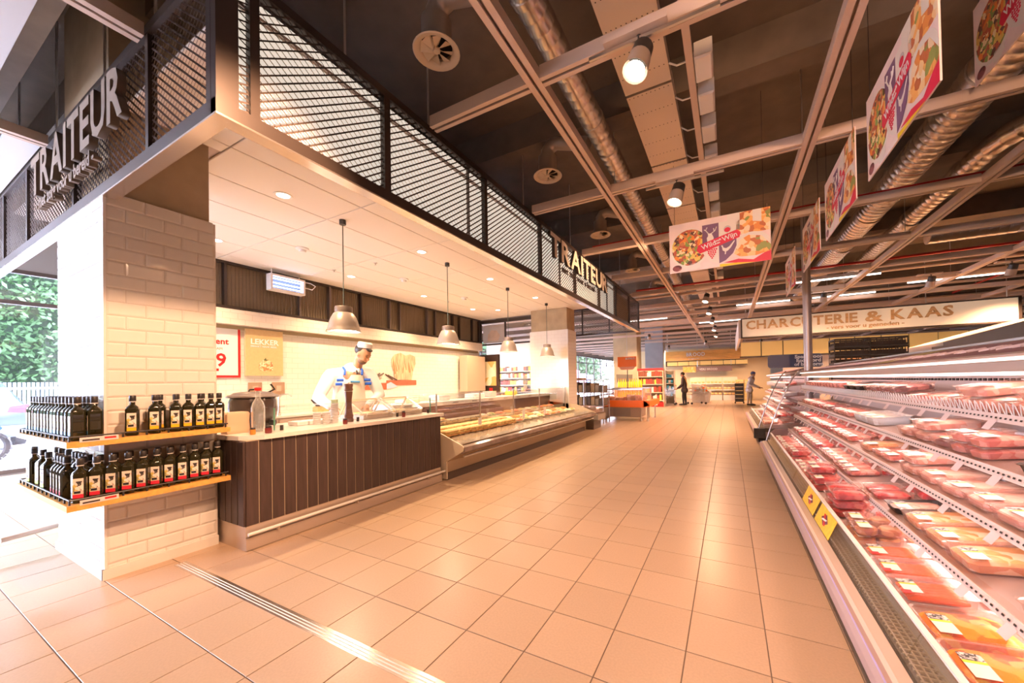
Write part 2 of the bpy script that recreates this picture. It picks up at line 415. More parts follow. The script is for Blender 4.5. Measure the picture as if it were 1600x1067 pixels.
# ---- tiled pillars
def tile_mesh(w, h=.0885):
    k = round(w, 3)
    if k in tile_mesh.c: return tile_mesh.c[k]
    e = .010; m = MB(); d = .007
    m.add([(0,0,0),(w,0,0),(w,0,h),(0,0,h),(0,-.003,0),(w,-.003,0),(w,-.003,h),(0,-.003,h),(e,-d,e),(w-e,-d,e),(w-e,-d,h-e),(e,-d,h-e)],
          [(8,9,10,11),(4,5,9,8),(5,6,10,9),(6,7,11,10),(7,4,8,11),(0,1,5,4),(1,2,6,5),(2,3,7,6),(3,0,4,7)])
    tile_mesh.c[k] = m.mesh('tile', 'tile'); return tile_mesh.c[k]
tile_mesh.c = {}
def tiled_pillar(name, x0, x1, y0, y1, ztop, pieces):
    p = struct(MB().box(x0, x1, y0, y1, 0, ztop).build(name, 'tilegrout' if pieces else brickmat('coltiles', (.84, .80, .74), (.74, .68, .60), .2, .0935, 'XZ', line=.004)))
    MB().box(x0+.03, x1-.03, y0+.03, y1-.03, ztop, SLAB).build('bare_concrete', 'colconc', p)
    if pieces:
        rows = int(ztop / .0935)
        for face, (L, ax) in enumerate(((x1-x0, 'f'), (y1-y0, 's'))):
            for r in range(rows+1):
                z = .004 + r*.0935
                if z + .0885 > ztop + .01: break
                t = .004; s0 = 0 if r % 2 else -.1
                while s0 < L - .02:
                    a = max(s0, 0.006); b = min(s0 + .197, L-.006)
                    if b - a > .03:
                        if ax == 'f': link('tile', tile_mesh(b-a), p, (x0+a, y0, z))
                        else: link('tile', tile_mesh(b-a), p, (x1, y0+a, z), (0, 0, PI/2))
                    s0 += .2
    e = MB().box(x1-.004, x1+.009, y0-.009, y0+.004, 0, ztop+.0)
    e.build('corner_strip', 'whitegloss', p)
    return p
tiled_pillar('pillar', -4.80, -3.715, .866, 1.48, 2.61, True)
tiled_pillar('pillar.001', -4.85, -3.725, 9.05, 9.66, 2.64, False)
# skirting course and the far brown column
sk = MB().box(-4.80, -3.700, .846, .866, 0, .07).box(-3.715, -3.697, .846, 1.48, 0, .07); sk.build('skirting', 'tile', bpy.data.objects['pillar'])
struct(MB().box(-5.0, -3.86, 18.0, 19.0, 0, SLAB).build('pillar.002', mat('olivecol', (.50, .42, .27), .8, noise=.08, nscale=3)))
struct(MB().box(-4.25, -3.25, 22.0, 22.9, 0, SLAB).build('pillar.003', mat('greycol', (.36, .38, .42), .8, noise=.08, nscale=3)))
# ================================================================ FASCIA ROUND THE DELI
FX, FY, FZ0, FZ1 = -2.12, .85, 2.58, 3.38
FEND = 10.3
def expanded(u0, u1, z0, z1, P, cw=.062, ch=.046, wd=.010, dp=.005):
    """lattice of slit-and-stretched sheet; P maps (u, depth, z) to a point"""
    m = MB(); rows = int((z1-z0)/(ch/2)); cols = int((u1-u0)/(cw/2))
    if rows < 1 or cols < 1: return m
    h = (z1-z0)/rows; w = (u1-u0)/cols
    for r in range(rows):
        vs = []; fs = []
        for i in range(cols+1):
            up = (i + r) % 2
            z = z0 + r*h + (h if up else 0); u = u0 + i*w
            vs += [P(u, 0, z-wd*.5), P(u, dp, z+wd*.5+.003)]
            if i: k = 2*i; fs.append((k-2, k, k+1, k-1))
        m.add(vs, fs)
    return m
fa = thing('sign_fascia', 'dark metal mesh fascia hung round the deli counter with raised TRAITEUR lettering', 'fascia', (FX, FY, FZ0))
b = .075
# aisle side
PR = lambda u, d, z: (FX - .02 - d, u, z)
PL = lambda u, d, z: (u, FY + .02 + d, z)
posts = [1.02, 1.86, 3.08, 4.32, 5.55, 6.80, 8.00, 9.20]
MB().box(FX-.05, FX, FY, FEND, FZ0+.004, FZ0+b).build('bottom_rail', 'bronze', fa)
MB().box(FX-.05, FX, FY, FEND, FZ1-b*.7, FZ1).build('top_rail', 'bronze', fa)
MB().box(FX-.05, FX+.0, FY+.001, FY+.095, FZ0+b, FZ1-b*.7).build('corner_post', 'bronze', fa)
MB().box(FX-.05, FX, FEND-.05, FEND, FZ0+b, FZ1-.05).build('corner_post', 'bronze', fa)
for k, y in enumerate(posts):
    w = .022 if k != 1 else .026
    MB().box(FX-.048, FX-.004, y-w, y+w, FZ0+b, FZ1-b*.7).build('upright', 'bronze', fa)
for y in (2.84, 5.0, 7.4):
    MB().box(FX-.06, FX-.035, y-.008, y+.008, FZ0+b, FZ1-b*.7).build('upright', 'meshdark', fa)
ys = [FY+.095] + posts + [FEND-.05]
for a, c in zip(ys[:-1], ys[1:]):
    tag(expanded(a+.01, c-.01, FZ0+b, FZ1-b*.7, PR).build('mesh_sheet', 'meshdark', fa), kind='stuff')
MB().box(FX-.09, FX-.08, FY+.12, 8.0, FZ0+.03, FZ1-.05).build('back_board', mat('glowboard', (.80, .74, .66), .25, emit=.55, ecol=(1, .88, .74)), fa)  # plain board made to glow, its brightness comes from emission
MB().box(FX-.100, FX-.092, FY+.12, 8.0, FZ0+.03, FZ1-.05).build('board_rear', 'colconc', fa)
# street side
FL = -9.5
lp = [-9.0, -7.9, -6.75, -5.76, -4.35, -2.95]
MB().box(FL, FX-.001, FY, FY+.05, FZ0+.004, FZ0+b).build('bottom_rail', 'bronze', fa)
MB().box(FL, FX-.001, FY, FY+.05, FZ1-b*.7, FZ1).build('top_rail', 'bronze', fa)
MB().box(FX-.095, FX-.05, FY, FY+.05, FZ0+b, FZ1-.05).build('corner_post', 'bronze', fa)
for x in lp: MB().box(x-.02, x+.02, FY+.004, FY+.045, FZ0+b, FZ1-b*.7).build('upright', 'bronze', fa)
xs = [FL] + lp + [FX-.095]
for a, c in zip(xs[:-1], xs[1:]):
    tag(expanded(a+.01, c-.01, FZ0+b, FZ1-b*.7, PL).build('mesh_sheet', 'meshdark', fa), kind='stuff')
# end return and the stiffeners of its top
MB().box(-5.1, FX-.05, FEND-.05, FEND, FZ0, FZ0+.05).box(-5.1, FX-.05, FEND-.05, FEND, FZ1-.05, FZ1).build('return_rail', 'bronze', fa)
for x in (-3.75, -2.95): MB().box(x-.02, x+.02, FEND-.05, FEND-.01, FZ0+.05, FZ1-.05).build('upright', 'bronze', fa)
tag(expanded(-5.1, FX-.06, FZ0+.05, FZ1-.05, lambda u, d, z: (u, FEND-.03+d, z), cw=.08, ch=.045).build('mesh_sheet', 'meshdark', fa), kind='stuff')
# polished strip under the fascia
MB().box(FX-.085, FX, FY+.075, FEND, FZ0-.006, FZ0+.004).build('soffit_strip', 'alu', fa)
MB().box(FL, FX, FY, FY+.075, FZ0-.006, FZ0+.004).build('soffit_strip', 'alu', fa)
MB().box(FX-.10, FX-.085, FY+.09, 9.6, FZ0, CEIL+.02).build('inner_lining', mat('lining', (.72, .62, .52), .5), fa)
def letters(word, length, cap, depth, org, facing, mt, parent, gap=.10, name='letter', side=None):
    ms = []
    for ch in word:
        me = text_mesh(ch, cap/.70, depth, bold=cap*.035); xs_ = [v.co.x for v in me.vertices]; ms.append((me, min(xs_), max(xs_)))
    tot = sum(b_-a_ for _, a_, b_ in ms); g = cap*gap; s = (length - g*(len(ms)-1))/tot; u = 0
    rz = {'-Y': 0, '+X': PI/2}[facing]
    for me, a_, b_ in ms:
        for v in me.vertices: v.co.x = (v.co.x - a_)*s
        me.materials.clear(); me.materials.append(M(mt))
        if side:
            me.materials.append(M(side))
            for pl_ in me.polygons: pl_.material_index = 0 if pl_.normal.z > .7 else 1
        p = Vector(org) + (Vector((u, 0, 0)) if facing == '-Y' else Vector((0, u, 0)))
        link(name, me, parent, p - wloc(parent), (PI/2, 0, rz)); u += (b_-a_)*s + g
mat('letterside', (.11, .078, .055), .6); mat('letterpale', (.80, .70, .58), .5, noise=.08, nscale=9)
letters('TRAITEUR', 2.62, 0.30, .045, (FX+.035, 4.48, 2.985), '+X', 'letterpale', fa, side='bronze')
put_text('tagline', '- met zorg voor u bereid -', .140, .010, 'bronze', fa, (FX+.012, 4.85, 2.865), '+X', bold=.002, sx=1.12)
letters('TRAITEUR', 2.08, .31, .04, (-5.17, FY-.04, 2.895), '-Y', 'letterwood', fa, side='letterside')
put_text('tagline', '- met zorg voor u bereid -', .135, .04, 'letterwood', fa, (-5.08, FY-.03, 2.765), '-Y', bold=.004, sx=1.0)
for (x, y) in [(FX-.03, 1.55), (FX-.03, 2.3), (FX-.03, 3.9), (FX-.03, 5.4), (FX-.03, 6.9), (FX-.03, 8.4), (-2.9, FY+.03), (-3.75, FY+.03), (-4.9, FY+.03), (-6.2, FY+.03)]:
    MB().tube([(x, y, FZ1-.01), (x, y, SLAB)], .008, 6).build('hanger_rod', 'steel', fa)

# ================================================================ CEILING SERVICES
gz = 3.30
gr = thing('ceiling_rail_grid', 'suspended pale steel double-rail grid spanning the shop below the dark slab', 'rail grid', (0, 8, gz))
def rail(a, c, axis, w=.05, h=.075, z=gz):
    m = MB()
    def bx(o0, o1, z0, z1):
        if axis == 'y': m.box(c+o0, c+o1, a[0], a[1], z0, z1)
        else: m.box(a[0], a[1], c+o0, c+o1, z0, z1)
    bx(-w, -.010, z, z+.012); bx(.010, w, z, z+.012); bx(-w, -w+.008, z+.012, z+h); bx(w-.008, w, z+.012, z+h); bx(-w+.008, w-.008, z+h-.02, z+h-.012)
    m.build('rail', 'rail', gr)
for x in (-1.13, .66, 2.45, 4.24, 6.03, 7.82): rail((-3.5, 34), x, 'y')
YS = [-3.0, -1.25, .5] + [2.25 + 1.72*k for k in range(18)]
for y in YS:
    a = -2.05 if y < 10.5 else -9.5
    xs = [a, -1.13, .66, 2.45, 4.24, 6.03, 7.82, 11]
    for q, w in zip(xs[:-1], xs[1:]):
        rail((q+.051 if q > a else a, w-.051), y, 'x', w=.042, h=.09)
for x in (-2.98, -4.98): rail((-3.5, FY-.01), x, 'y')
MB().box(-9.5, -2.3, .56, .74, 3.86, 4.02).build('concrete_rib', mat('ribgrey', (.50, .46, .42), .8, noise=.1, nscale=6), gr)
rd = MB()
for x in (-1.13, .66, 2.45, 4.24, 6.03):
    for y in YS[::2]: rd.tube([(x, y+.3, gz+.05), (x, y+.3, SLAB)], .006, 5, False)
rd.build('hanger_rods', 'steel', gr)
# pale ceiling board above the entrance side
tag(MB().box(-9.5, -3.17, -3.8, .51, 3.335, 3.36).build('ceiling_board', mat('bluewhite', (.70, .74, .80), .6)), 'plain white ceiling board over the glazed entrance corner', 'board')
tag(MB().box(-9.5, -5.12, .66, .84, 3.36, 3.39).build('ceiling_board', mat('bluewhite', (.70, .74, .80), .6)), 'narrow white ceiling board behind the mesh fascia by the street glass', 'board')

def spiral_duct(name, path, r, label, group=None):
    t = thing(name, label, 'duct', path[0], group)
    m = MB(); pts = []; rs = []
    for a, c in zip(path[:-1], path[1:]):
        a = Vector(a); c = Vector(c); L = (c-a).length; n = max(1, int(L/.11))
        for k in range(n):
            p = a.lerp(c, k/n)
            pts += [p, a.lerp(c, (k+.06)/n), a.lerp(c, (k+.10)/n)]; rs += [r, r*1.018, r]
    pts.append(Vector(path[-1])); rs.append(r)
    m.tube(pts, r, 18, True, rs); m.build('spiral_tube', 'duct', t, True)
    return t
def collar(t, p, r, axis='y', w=.05):
    m = MB(); q = Vector(p); d = Vector((0, w, 0)) if axis == 'y' else Vector((w, 0, 0))
    m.tube([q, q+d], r, 18); m.build('collar', 'duct', t, True)
d1 = spiral_duct('ventilation_duct', [(-1.11, -2, 3.78), (-1.11, 16, 3.78)], .105, 'long silver spiral duct above the aisle beside the mesh fascia')
for y in (1.9, 2.05, 3.4, 3.9, 5.6, 7.9, 10): collar(d1, (-1.11, y, 3.78), .113)
d2 = spiral_duct('ventilation_duct', [(1.97, -1, 3.78), (1.97, 5.6, 3.78), (1.95, 14, 3.78)], .175, 'widest silver spiral duct passing behind the hanging food signs')
for y in (4.4, 6.6, 7.4, 8.9): collar(d2, (1.97, y, 3.78), .187, w=.09)
pth = [(4.9, 5.15, 3.82), (3.4, 5.35, 3.82)] + [(3.4 - .75*math.sin(a), 5.35 + .75*(1-math.cos(a)), 3.82) for a in (.3, .6, .9, 1.2, 1.45)] + [(2.64, 7.5, 3.8), (2.66, 13, 3.8)]
d3 = spiral_duct('ventilation_duct', pth, .12, 'bent silver spiral duct with an elbow above the chilled meat shelves')
for p in [(2.63, 6.5, 3.8), (2.64, 8.1, 3.8)]: collar(d3, p, .132, w=.08)
d4 = spiral_duct('ventilation_duct', [(3.0, 8.6, 3.6), (9, 8.7, 3.6)], .13, 'short silver spiral duct running across above the charcuterie sign')

# round swirl diffusers
def diffuser():
    t = thing('ceiling_diffuser', 'x', 'air diffuser', (0, 0, 0))
    m = MB(); m.lathe([(.105, .22), (.105, .07), (.115, .055), (.125, .03)], n=24, close=False); m.build('body', mat('bell', (.52, .44, .37), .32, metal=.45), t, True)
    m = MB(); m.lathe([(.125, .035), (.155, .012), (.165, 0), (.158, -.006), (.135, .0), (.118, .012), (.112, .03)], n=28, close=False); m.build('ring', mat('diffring', (.74, .62, .46), .4), t, True)
    MB().lathe([(.001, .004), (.022, .002), (.028, .012), (.02, .03)], n=14).build('hub', mat('diffring', (.74, .62, .46), .4), t, True)
    for k in range(8):
        a = k*PI/4; ca, sa = math.cos(a), math.sin(a); m = MB()
        pts = []
        for rr, w in ((.026, .012), (.112, .034)):
            for s, z in ((-1, .004), (1, .034)): pts.append((rr*ca - s*w*sa, rr*sa + s*w*ca, z))
        m.add(pts, [(0, 1, 3, 2)]); m.build('vane', mat('diffring', (.74, .62, .46), .4), t)
    MB().lathe([(.112, .05), (.001, .05)], n=20, close=False).build('throat', 'black', t)
    MB().tube([(0, 0, .20), (0, 0, .28), (.04, 0, .33), (.12, 0, .35), (.50, 0, .22)], .075, 14).build('branch_pipe', 'bell', t, True)
    return t
df = diffuser()
for k, (y, lb) in enumerate([(2.02, 'round swirl air diffuser nearest the fascia corner, largest of its row'), (3.86, 'round swirl air diffuser second along the row beside the mesh fascia'), (5.85, 'round swirl air diffuser above the start of the aisle-side TRAITEUR letters'), (8.1, 'small round air diffuser at the far end of the fascia row'), (10.6, 'tiny round air diffuser beyond the end of the mesh fascia')]):
    o = df if k == 0 else copy_tree(df)
    o.location = (-1.80, y, 3.64); o['label'] = lb; o['group'] = 'swirl diffusers along the fascia'
o = copy_tree(df); o.location = (5.3, 9.3, 3.3); o['label'] = 'wide pale air diffuser above the charcuterie sign'; o['group'] = 'swirl diffusers along the fascia'
for ch in o.children:
    if ch.name.startswith('branch'): bpy.data.objects.remove(ch); break

# perforated flat duct and cable tray
pl = thing('perforated_air_duct', 'flat perforated pale metal air duct running behind the ceiling spotlights', 'duct', (-.56, 0, 3.76))
for k in range(12):
    y0 = -1.6 + k*1.22
    MB().box(-.75, -.37, y0, y0+1.19, 3.76, 3.86).build('duct_panel', mat('plenum', (.66, .57, .49), .38, metal=.35), pl)
hol = MB()
for k in range(60):
    y = -1.5 + k*.24
    for j in range(10): hol.box(-.73+j*.036, -.722+j*.036, y, y+.008, 3.7585, 3.7598)
tag(hol.build('perforation', 'black', pl), kind='stuff')
ct = thing('cable_tray', 'narrow slotted cable tray hung behind the perforated duct with white junction boxes', 'cable tray', (-.19, 0, 3.62))
MB().box(-.235, -.185, -1, 13, 3.62, 3.665).build('tray', 'rail', ct)
jb = MB().cbox(-.175, -.055, -.13, .13, -.11, .02, .012).mesh('junction_box', 'white', False)
for k, y in enumerate([3.02, 3.42, 3.86, 4.36, 5.2, 5.8, 7.2, 7.9, 8.6, 9.5]):
    link('junction_box', jb, ct, (.19-0.0, y, .06))
    MB().tube([(-.19, y-.05, 3.64), (-.30, y-.02, 3.66), (-.36, y+.03, 3.74)], .007, 5).build('cable', 'white', ct)
# red sprinkler pipes
def pipe(pts, r, label):
    o = MB().tube(pts, r, 10).build('sprinkler_pipe', 'redpipe', None, True); tag(o, label, 'pipe')
    return o
pipe([(-2.0, 2.42, 3.44), (8, 2.42, 3.44)], .020, 'red sprinkler pipe crossing just behind the nearest cross rail')
pipe([(-2.0, 6.05, 3.54), (9, 6.05, 3.54)], .022, 'red sprinkler pipe crossing behind the hanging food signs')
pipe([(-2.0, 9.4, 3.5), (9, 9.4, 3.5)], .024, 'red sprinkler pipe crossing beyond the end of the fascia')
pipe([(5.3, 6.0, 3.46), (5.35, 14, 3.46)], .02, 'red pipe slanting beside a rail above the charcuterie sign')
for k in range(7):
    y = 10.4 + k*1.1
    o = MB().tube([(-3.8, y, 3.50), (9, y, 3.50)], .035, 8).build('conduit', 'rail', None, True)
    tag(o, ['nearest', 'second nearest', 'third nearest', 'middle', 'third farthest', 'second farthest', 'farthest'][k] + ' pale conduit pipe crossing the far ceiling above the aisle', 'pipe', 'conduits crossing the far ceiling')
for k, (x, y, L) in enumerate([(.9, 12.4, 1.3), (2.7, 12.4, 1.3), (4.5, 11.6, 1.6), (2.1, 10.2, 1.5), (-2.6, 13.6, 1.5), (-5.5, 13.2, 1.6), (-.2, 15.5, 1.5)]):
    t = thing('tube_light', 'bare white fluorescent tube ' + ['above the start of the CHARCUTERIE letters', 'above the ampersand of the cream sign', 'above the KAAS letters', 'nearer than the others, before the cream sign', 'beyond the end of the mesh fascia', 'seen under the fascia end beside the far column', 'over the middle of the far aisle'][k], 'light', (x, y, 3.42), 'fluorescent fittings on the far ceiling')
    MB().box(x-L/2, x+L/2, y-.03, y+.03, 3.42, 3.47).build('housing', 'white', t)
    MB().tube([(x-L/2, y, 3.405), (x+L/2, y, 3.405)], .014, 8).build('tube', 'tubeglow', t)

# spotlights under the cross rails
AISLE = (1.0, .55, .31)
def spotlight(x, y, tgt, label, power=0, grp='spotlights under the cross rails', ang=125):
    t = thing('ceiling_spotlight', label, 'spotlight', (x, y, 3.26), grp)
    MB().box(x-.20, x+.16, y-.05, y+.05, 3.265, 3.29).build('mount_plate', 'rail', t)
    MB().box(x-.30, x+.42, y-.012, y+.004, 3.235, 3.255).build('slotted_bar', 'steel', t)
    d = (Vector(tgt) - Vector((x, y, 3.1))).normalized(); c = Vector((x, y, 3.13))
    MB().tube([(x, y, 3.265), tuple(c)], .014, 8).build('stem', 'black', t)
    MB().tube([c - d*.10, c - d*.09, c - d*.01], .06, 18, True, [.045, .058, .062]).build('back_housing', 'black', t, True)
    MB().tube([c - d*.01, c + d*.10], .064, 18, False, [.064, .072]).build('reflector', mat('spotfront', (.40, .32, .27), .35), t, True)
    MB().tube([c + d*.092, c + d*.097], .056, 18).build('lens', 'lampglow', t)
    if power: lamp('SPOT', tuple(c + d*.13), power, AISLE, target=tgt, size=.06, angle=ang, blend=.7)
PWS = .75
spotlight(-.42, 2.18, (-1.1, 1.0, 0), 'large glowing ceiling spotlight under the nearest cross rail', 190*PWS)
spotlight(-.42, 3.95, (-1.2, 3.2, 0), 'glowing ceiling spotlight above the front-facing food sign', 190*PWS)
for k, y in enumerate([9.4, 11.2, 13.1, 15.2, 17.5]):
    spotlight(-.42, y, (-1.2, y-.8, 0), ['nearest', 'second', 'third', 'fourth', 'farthest'][k] + ' of the small glowing spotlights receding along the aisle', 320*PWS, 'far aisle spotlights')
for k, y in enumerate([-.8, .7]):
    spotlight(-.42, y, (-1.4, y+.5, 0), ['unseen ceiling spotlight behind the viewer, farther back', 'unseen ceiling spotlight just above the viewer'][k], 110*PWS)  # unseen lamps put in behind the viewer to light the near floor
for k, (x, y) in enumerate([(1.5, -2.4), (1.5, -1.2), (.3, -2.6)]):
    spotlight(x, y, (.6, 5.0, 2.9), 'added fill spotlight behind the viewer turned on the hanging signs', 330*PWS, ang=48)  # fill spots added out of view to brighten signs and upper surfaces
for k, (x, y) in enumerate([(4.5, 9.8), (3.6, 10.2), (-3.2, 13), (-3.0, 16.5), (-6, 14), (-7.5, 11.3), (-1.0, 21), (-3.0, 22.5), (1.5, 22), (6, 12), (2.0, 10.8)]):
    spotlight(x, y, (x-.2, y+1.2, .6), 'small ceiling spotlight ' + ['before the KAAS letters', 'before the ampersand of the cream sign', 'above the island chiller', 'before the olive column', 'by the street glass past the deli', 'behind the deli opening', 'above the trolleys', 'before the grey column', 'above the yellow crates', 'beside the cream sign end', 'above the crate stacks'][k], 560*PWS, 'far shop spotlights')
spotlight(-.9, .95, (-3.7, 1.2, 1.25), 'added spotlight turned on the tiled pillar, out of view', 560*PWS, ang=56)  # unseen spot added to lighten the aisle side of the pillar
spotlight(-.42, 5.68, (-2.15, 5.9, 2.72), 'added hidden spotlight turned on the aisle-side TRAITEUR letters', 230*PWS, ang=80)  # spot added behind the front sign to lighten the letters
# ================================================================ DELI LIGHTS (real fittings)
def downlight(x, y, label, p=70, glow=True):
    t = thing('recessed_downlight', label, 'downlight', (x, y, CEIL), 'recessed downlights in the deli ceiling')
    MB().lathe([(.085, .0), (.083, -.006), (.060, -.004), (.058, .002)], (x, y, CEIL), 24, close=False).build('ring', 'white', t, True)
    MB().lathe([(.060, -.002), (.001, -.002)], (x, y, CEIL), 20, close=False).build('lens', 'downglow', t)
    if p: lamp('SPOT', (x, y, CEIL-.03), p, WARM, (x-.25, y, 0), size=.05, angle=120, blend=.8)
for k, (x, y, lb) in enumerate([(-4.01, 2.17, 'bright recessed downlight nearest the tiled pillar'), (-4.0, 4.1, 'recessed downlight between the first two hanging lamps'), (-3.96, 5.83, 'recessed downlight just before the third hanging lamp'), (-3.95, 7.67, 'recessed downlight just before the last hanging lamp'), (-5.5, 8.45, 'recessed downlight at the far inner corner of the deli ceiling')]): downlight(x, y, lb, 170)
for y in (2.4, 4.4, 6.2, 8.0):
    downlight(-6.0, y, 'recessed downlight close to the deli back wall, ' + {2.4: 'nearest the pillar', 4.4: 'second from the pillar', 6.2: 'third from the pillar', 8.0: 'farthest from the pillar'}[y], 190)
def pendant():
    t = thing('pendant_lamp', 'x', 'lamp', (0, 0, 0))
    z0 = 1.90 - CEIL
    m = MB(); m.lathe([(.037, 0), (.037, -.052), (.034, -.055)], n=20); m.build('canopy', 'black', t, True)
    for o in [MB().tube([(0, 0, -.05), (0, 0, z0+.30)], .006, 6).build('cord', mat('cord', (.08, .11, .09), .6), t)]: pass
    m = MB(); m.lathe([(.001, .31), (.060, .305), (.092, .298), (.097, .285), (.097, .225)], n=32, close=False)
    m.build('neck', mat('lampneck', (.24, .19, .165), .4, metal=.4), t, True).location = (0, 0, z0)
    m = MB(); m.lathe([(.097, .225), (.110, .215), (.135, .17), (.155, .12), (.168, .07), (.176, .03), (.188, .008), (.190, 0), (.182, .002), (.170, .03), (.15, .12), (.09, .22)], n=36, close=False)
    m.build('shade', 'lampshade', t, True).location = (0, 0, z0)
    m = MB(); m.lathe([(.168, .030), (.001, .034)], n=28, close=False); m.build('diffuser', 'lampglow', t).location = (0, 0, z0)
    return t
pd = pendant()
for k, (x, y, lb) in enumerate([(-4.02, 2.84, 'large bell-shaped grey pendant lamp hanging above the chef'), (-4.02, 4.69, 'second bell-shaped pendant lamp, above the end of the slatted counter'), (-4.03, 6.57, 'third bell-shaped pendant lamp, above the glass food display'), (-4.01, 8.38, 'smallest pendant lamp, in front of the far white tiled column')]):
    o = pd if k == 0 else copy_tree(pd)
    o.location = (x, y, CEIL); o['label'] = lb; o['group'] = 'bell pendant lamps over the deli'
    lamp('SPOT', (x, y, 1.90), 32, WARM, (x, y, 0), size=.13, angle=140, blend=.5)
for k, (x, y) in enumerate([(-5.34, 3.14), (-5.33, 5.0), (-5.34, 6.8)]):
    t = thing('smoke_detector', ['round white detector on the deli ceiling above the chef', 'round white detector on the deli ceiling behind the second pendant lamp', 'round white detector on the deli ceiling behind the third pendant lamp'][k], 'detector', (x, y, CEIL), 'detectors on the deli ceiling')
    MB().lathe([(.085, 0), (.085, -.015), (.055, -.025)], (x, y, CEIL), 20).build('base', 'white', t, True)
    MB().lathe([(.050, -.025), (.046, -.055), (.02, -.062)], (x, y, CEIL), 16).build('sensor', 'white', t, True)
for k, (x, y) in enumerate([(-5.0, 4.1), (-5.9, 4.0), (-5.9, 6.9)]):
    t = thing('ceiling_sprinkler', 'tiny dark sprinkler head ' + ['above the chef', 'nearer the wall screen', 'farthest along'][k] + ' in the white deli ceiling', 'sprinkler', (x, y, CEIL), 'sprinkler heads in the deli ceiling')
    MB().lathe([(.03, 0), (.028, -.006), (.008, -.008), (.008, -.03), (.022, -.034)], (x, y, CEIL), 12).build('head', 'steel', t)
t = thing('insect_lamp', 'white framed insect lamp with glowing blue tubes hung under the deli ceiling', 'lamp', (-6.6, 3.66, 2.9))
MB().box(-6.76, -6.62, 3.38, 3.94, 2.87, 2.90).box(-6.76, -6.62, 3.38, 3.94, 3.11, 3.14).box(-6.76, -6.62, 3.38, 3.41, 2.9, 3.11).box(-6.76, -6.62, 3.91, 3.94, 2.9, 3.11).build('frame', 'white', t)
MB().box(-6.75, -6.73, 3.41, 3.91, 2.90, 3.11).build('back_plate', mat('bluegrey', (.20, .23, .33), .4), t)
for z in (2.94, 3.0, 3.07): MB().tube([(-6.67, 3.42, z), (-6.67, 3.90, z)], .011, 8).build('tube', 'blueglow', t)
for y in (3.43, 3.88): MB().tube([(-6.7, y, 3.14), (-6.7, y, CEIL)], .009, 6).build('hanger', 'white', t)
MB().tube([(-6.66, 3.93, 3.11), (-6.6, 4.02, 3.10), (-6.55, 4.08, 3.05), (-6.6, 4.05, 2.99), (-6.65, 3.95, 3.01)], .008, 6).build('cable', 'white', t)

# ================================================================ SLATTED COUNTER
CXF, CYA, CYB = -3.32, 1.50, 3.70
ct_ = thing('deli_counter', 'long service counter clad in dark vertical boards with a white worktop', 'counter', (-3.7, 2.6, 0))
MB().box(-4.12, CXF-.007, CYA+.01, CYB-.01, .06, .85).build('carcass', 'slatgap', ct_)
n = 23; ys_ = [CYA + .13*0 + (CYB-CYA)*k/n for k in range(n+1)]
for k in range(n):
    MB().cbox(CXF-.022, CXF, ys_[k]+.005, ys_[k+1]-.005, .19, .845, .003).build('board', 'slat', ct_)
for k in range(4):
    x = CXF - .004 - k*.094
    MB().cbox(x-.086, x-.004, CYA-.012, CYA+.01, .19, .845, .003).build('board', 'slat', ct_)
# worktop with a cut corner
MB().prism([(-4.15, 1.52), (-3.62, 1.47), (-3.42, 1.50), (-3.29, 1.62), (-3.29, 3.73), (-4.15, 3.73)], .85, .885, 'z').build('worktop', 'worktop', ct_)
MB().box(-4.05, CXF-.006, CYA+.0, CYB, 0, .185).build('plinth', 'plinth', ct_)
MB().box(CXF-.006, CXF+.012, CYA-.004, CYB, .006, .10).build('kick_panel', 'plinth', ct_)
MB().tube([(CXF+.035, CYA, .135), (CXF+.035, CYB+.03, .135)], .013, 12).build('foot_rail', 'white', ct_, True)
for y in (1.72, 2.45, 3.45): MB().tube([(CXF+.035, y, .135), (CXF+.035, y+.0, .105), (CXF+.0, y, .10)], .009, 8).build('bracket', 'alu', ct_, True)
gg = thing('sneeze_guard', 'clear glass screen standing along the front edge of the white worktop', 'glass screen', (-3.5, 2.6, .885))
MB().box(-3.50, -3.492, 1.80, 3.70, .895, 1.085).build('glass_pane', 'glass', gg)
MB().box(-3.503, -3.489, 1.797, 1.803, .89, 1.085).box(-3.503, -3.489, 3.697, 3.703, .89, 1.085).build('edge', 'glassedge', gg)
MB().box(-3.72, -3.492, 1.80, 3.70, 1.085, 1.091).build('glass_shelf', 'glass', gg)
for y in (1.86, 2.62, 3.15, 3.66):
    MB().tube([(-3.496, y, .886), (-3.496, y, .93)], .014, 8).build('foot_clamp', 'rubber', gg)

def obj1(mb, name, mt, label, cat, group=None, smooth=False):
    o = mb.build(name, mt, None, smooth); return tag(o, label, cat, group)
# soup kettle
kt = thing('soup_kettle', 'round brown-black soup kettle with a lid at the near end of the worktop', 'kettle', (-3.98, 1.87, .885))
c = (-3.98, 1.87, .885)
MB().lathe([(.13, .0), (.14, .02), (.175, .09), (.190, .17), (.186, .25), (.175, .285)], c, 36).build('body', mat('kettle', (.060, .042, .034), .22, coat=.4), kt, True)
MB().lathe([(.175, .285), (.205, .288), (.207, .296), (.19, .31), (.17, .315)], c, 36).build('rim', mat('kettlerim', (.16, .13, .12), .3), kt, True)
MB().lathe([(.17, .315), (.15, .33), (.09, .34), (.04, .342)], c, 32).build('lid', mat('kettlerim', (.16, .13, .12), .3), kt, True)
MB().tube([(c[0], c[1]-.04, c[2]+.335), (c[0], c[1]-.03, c[2]+.36), (c[0], c[1]+.03, c[2]+.36), (c[0], c[1]+.04, c[2]+.335)], .008, 6).build('lid_handle', 'black', kt)
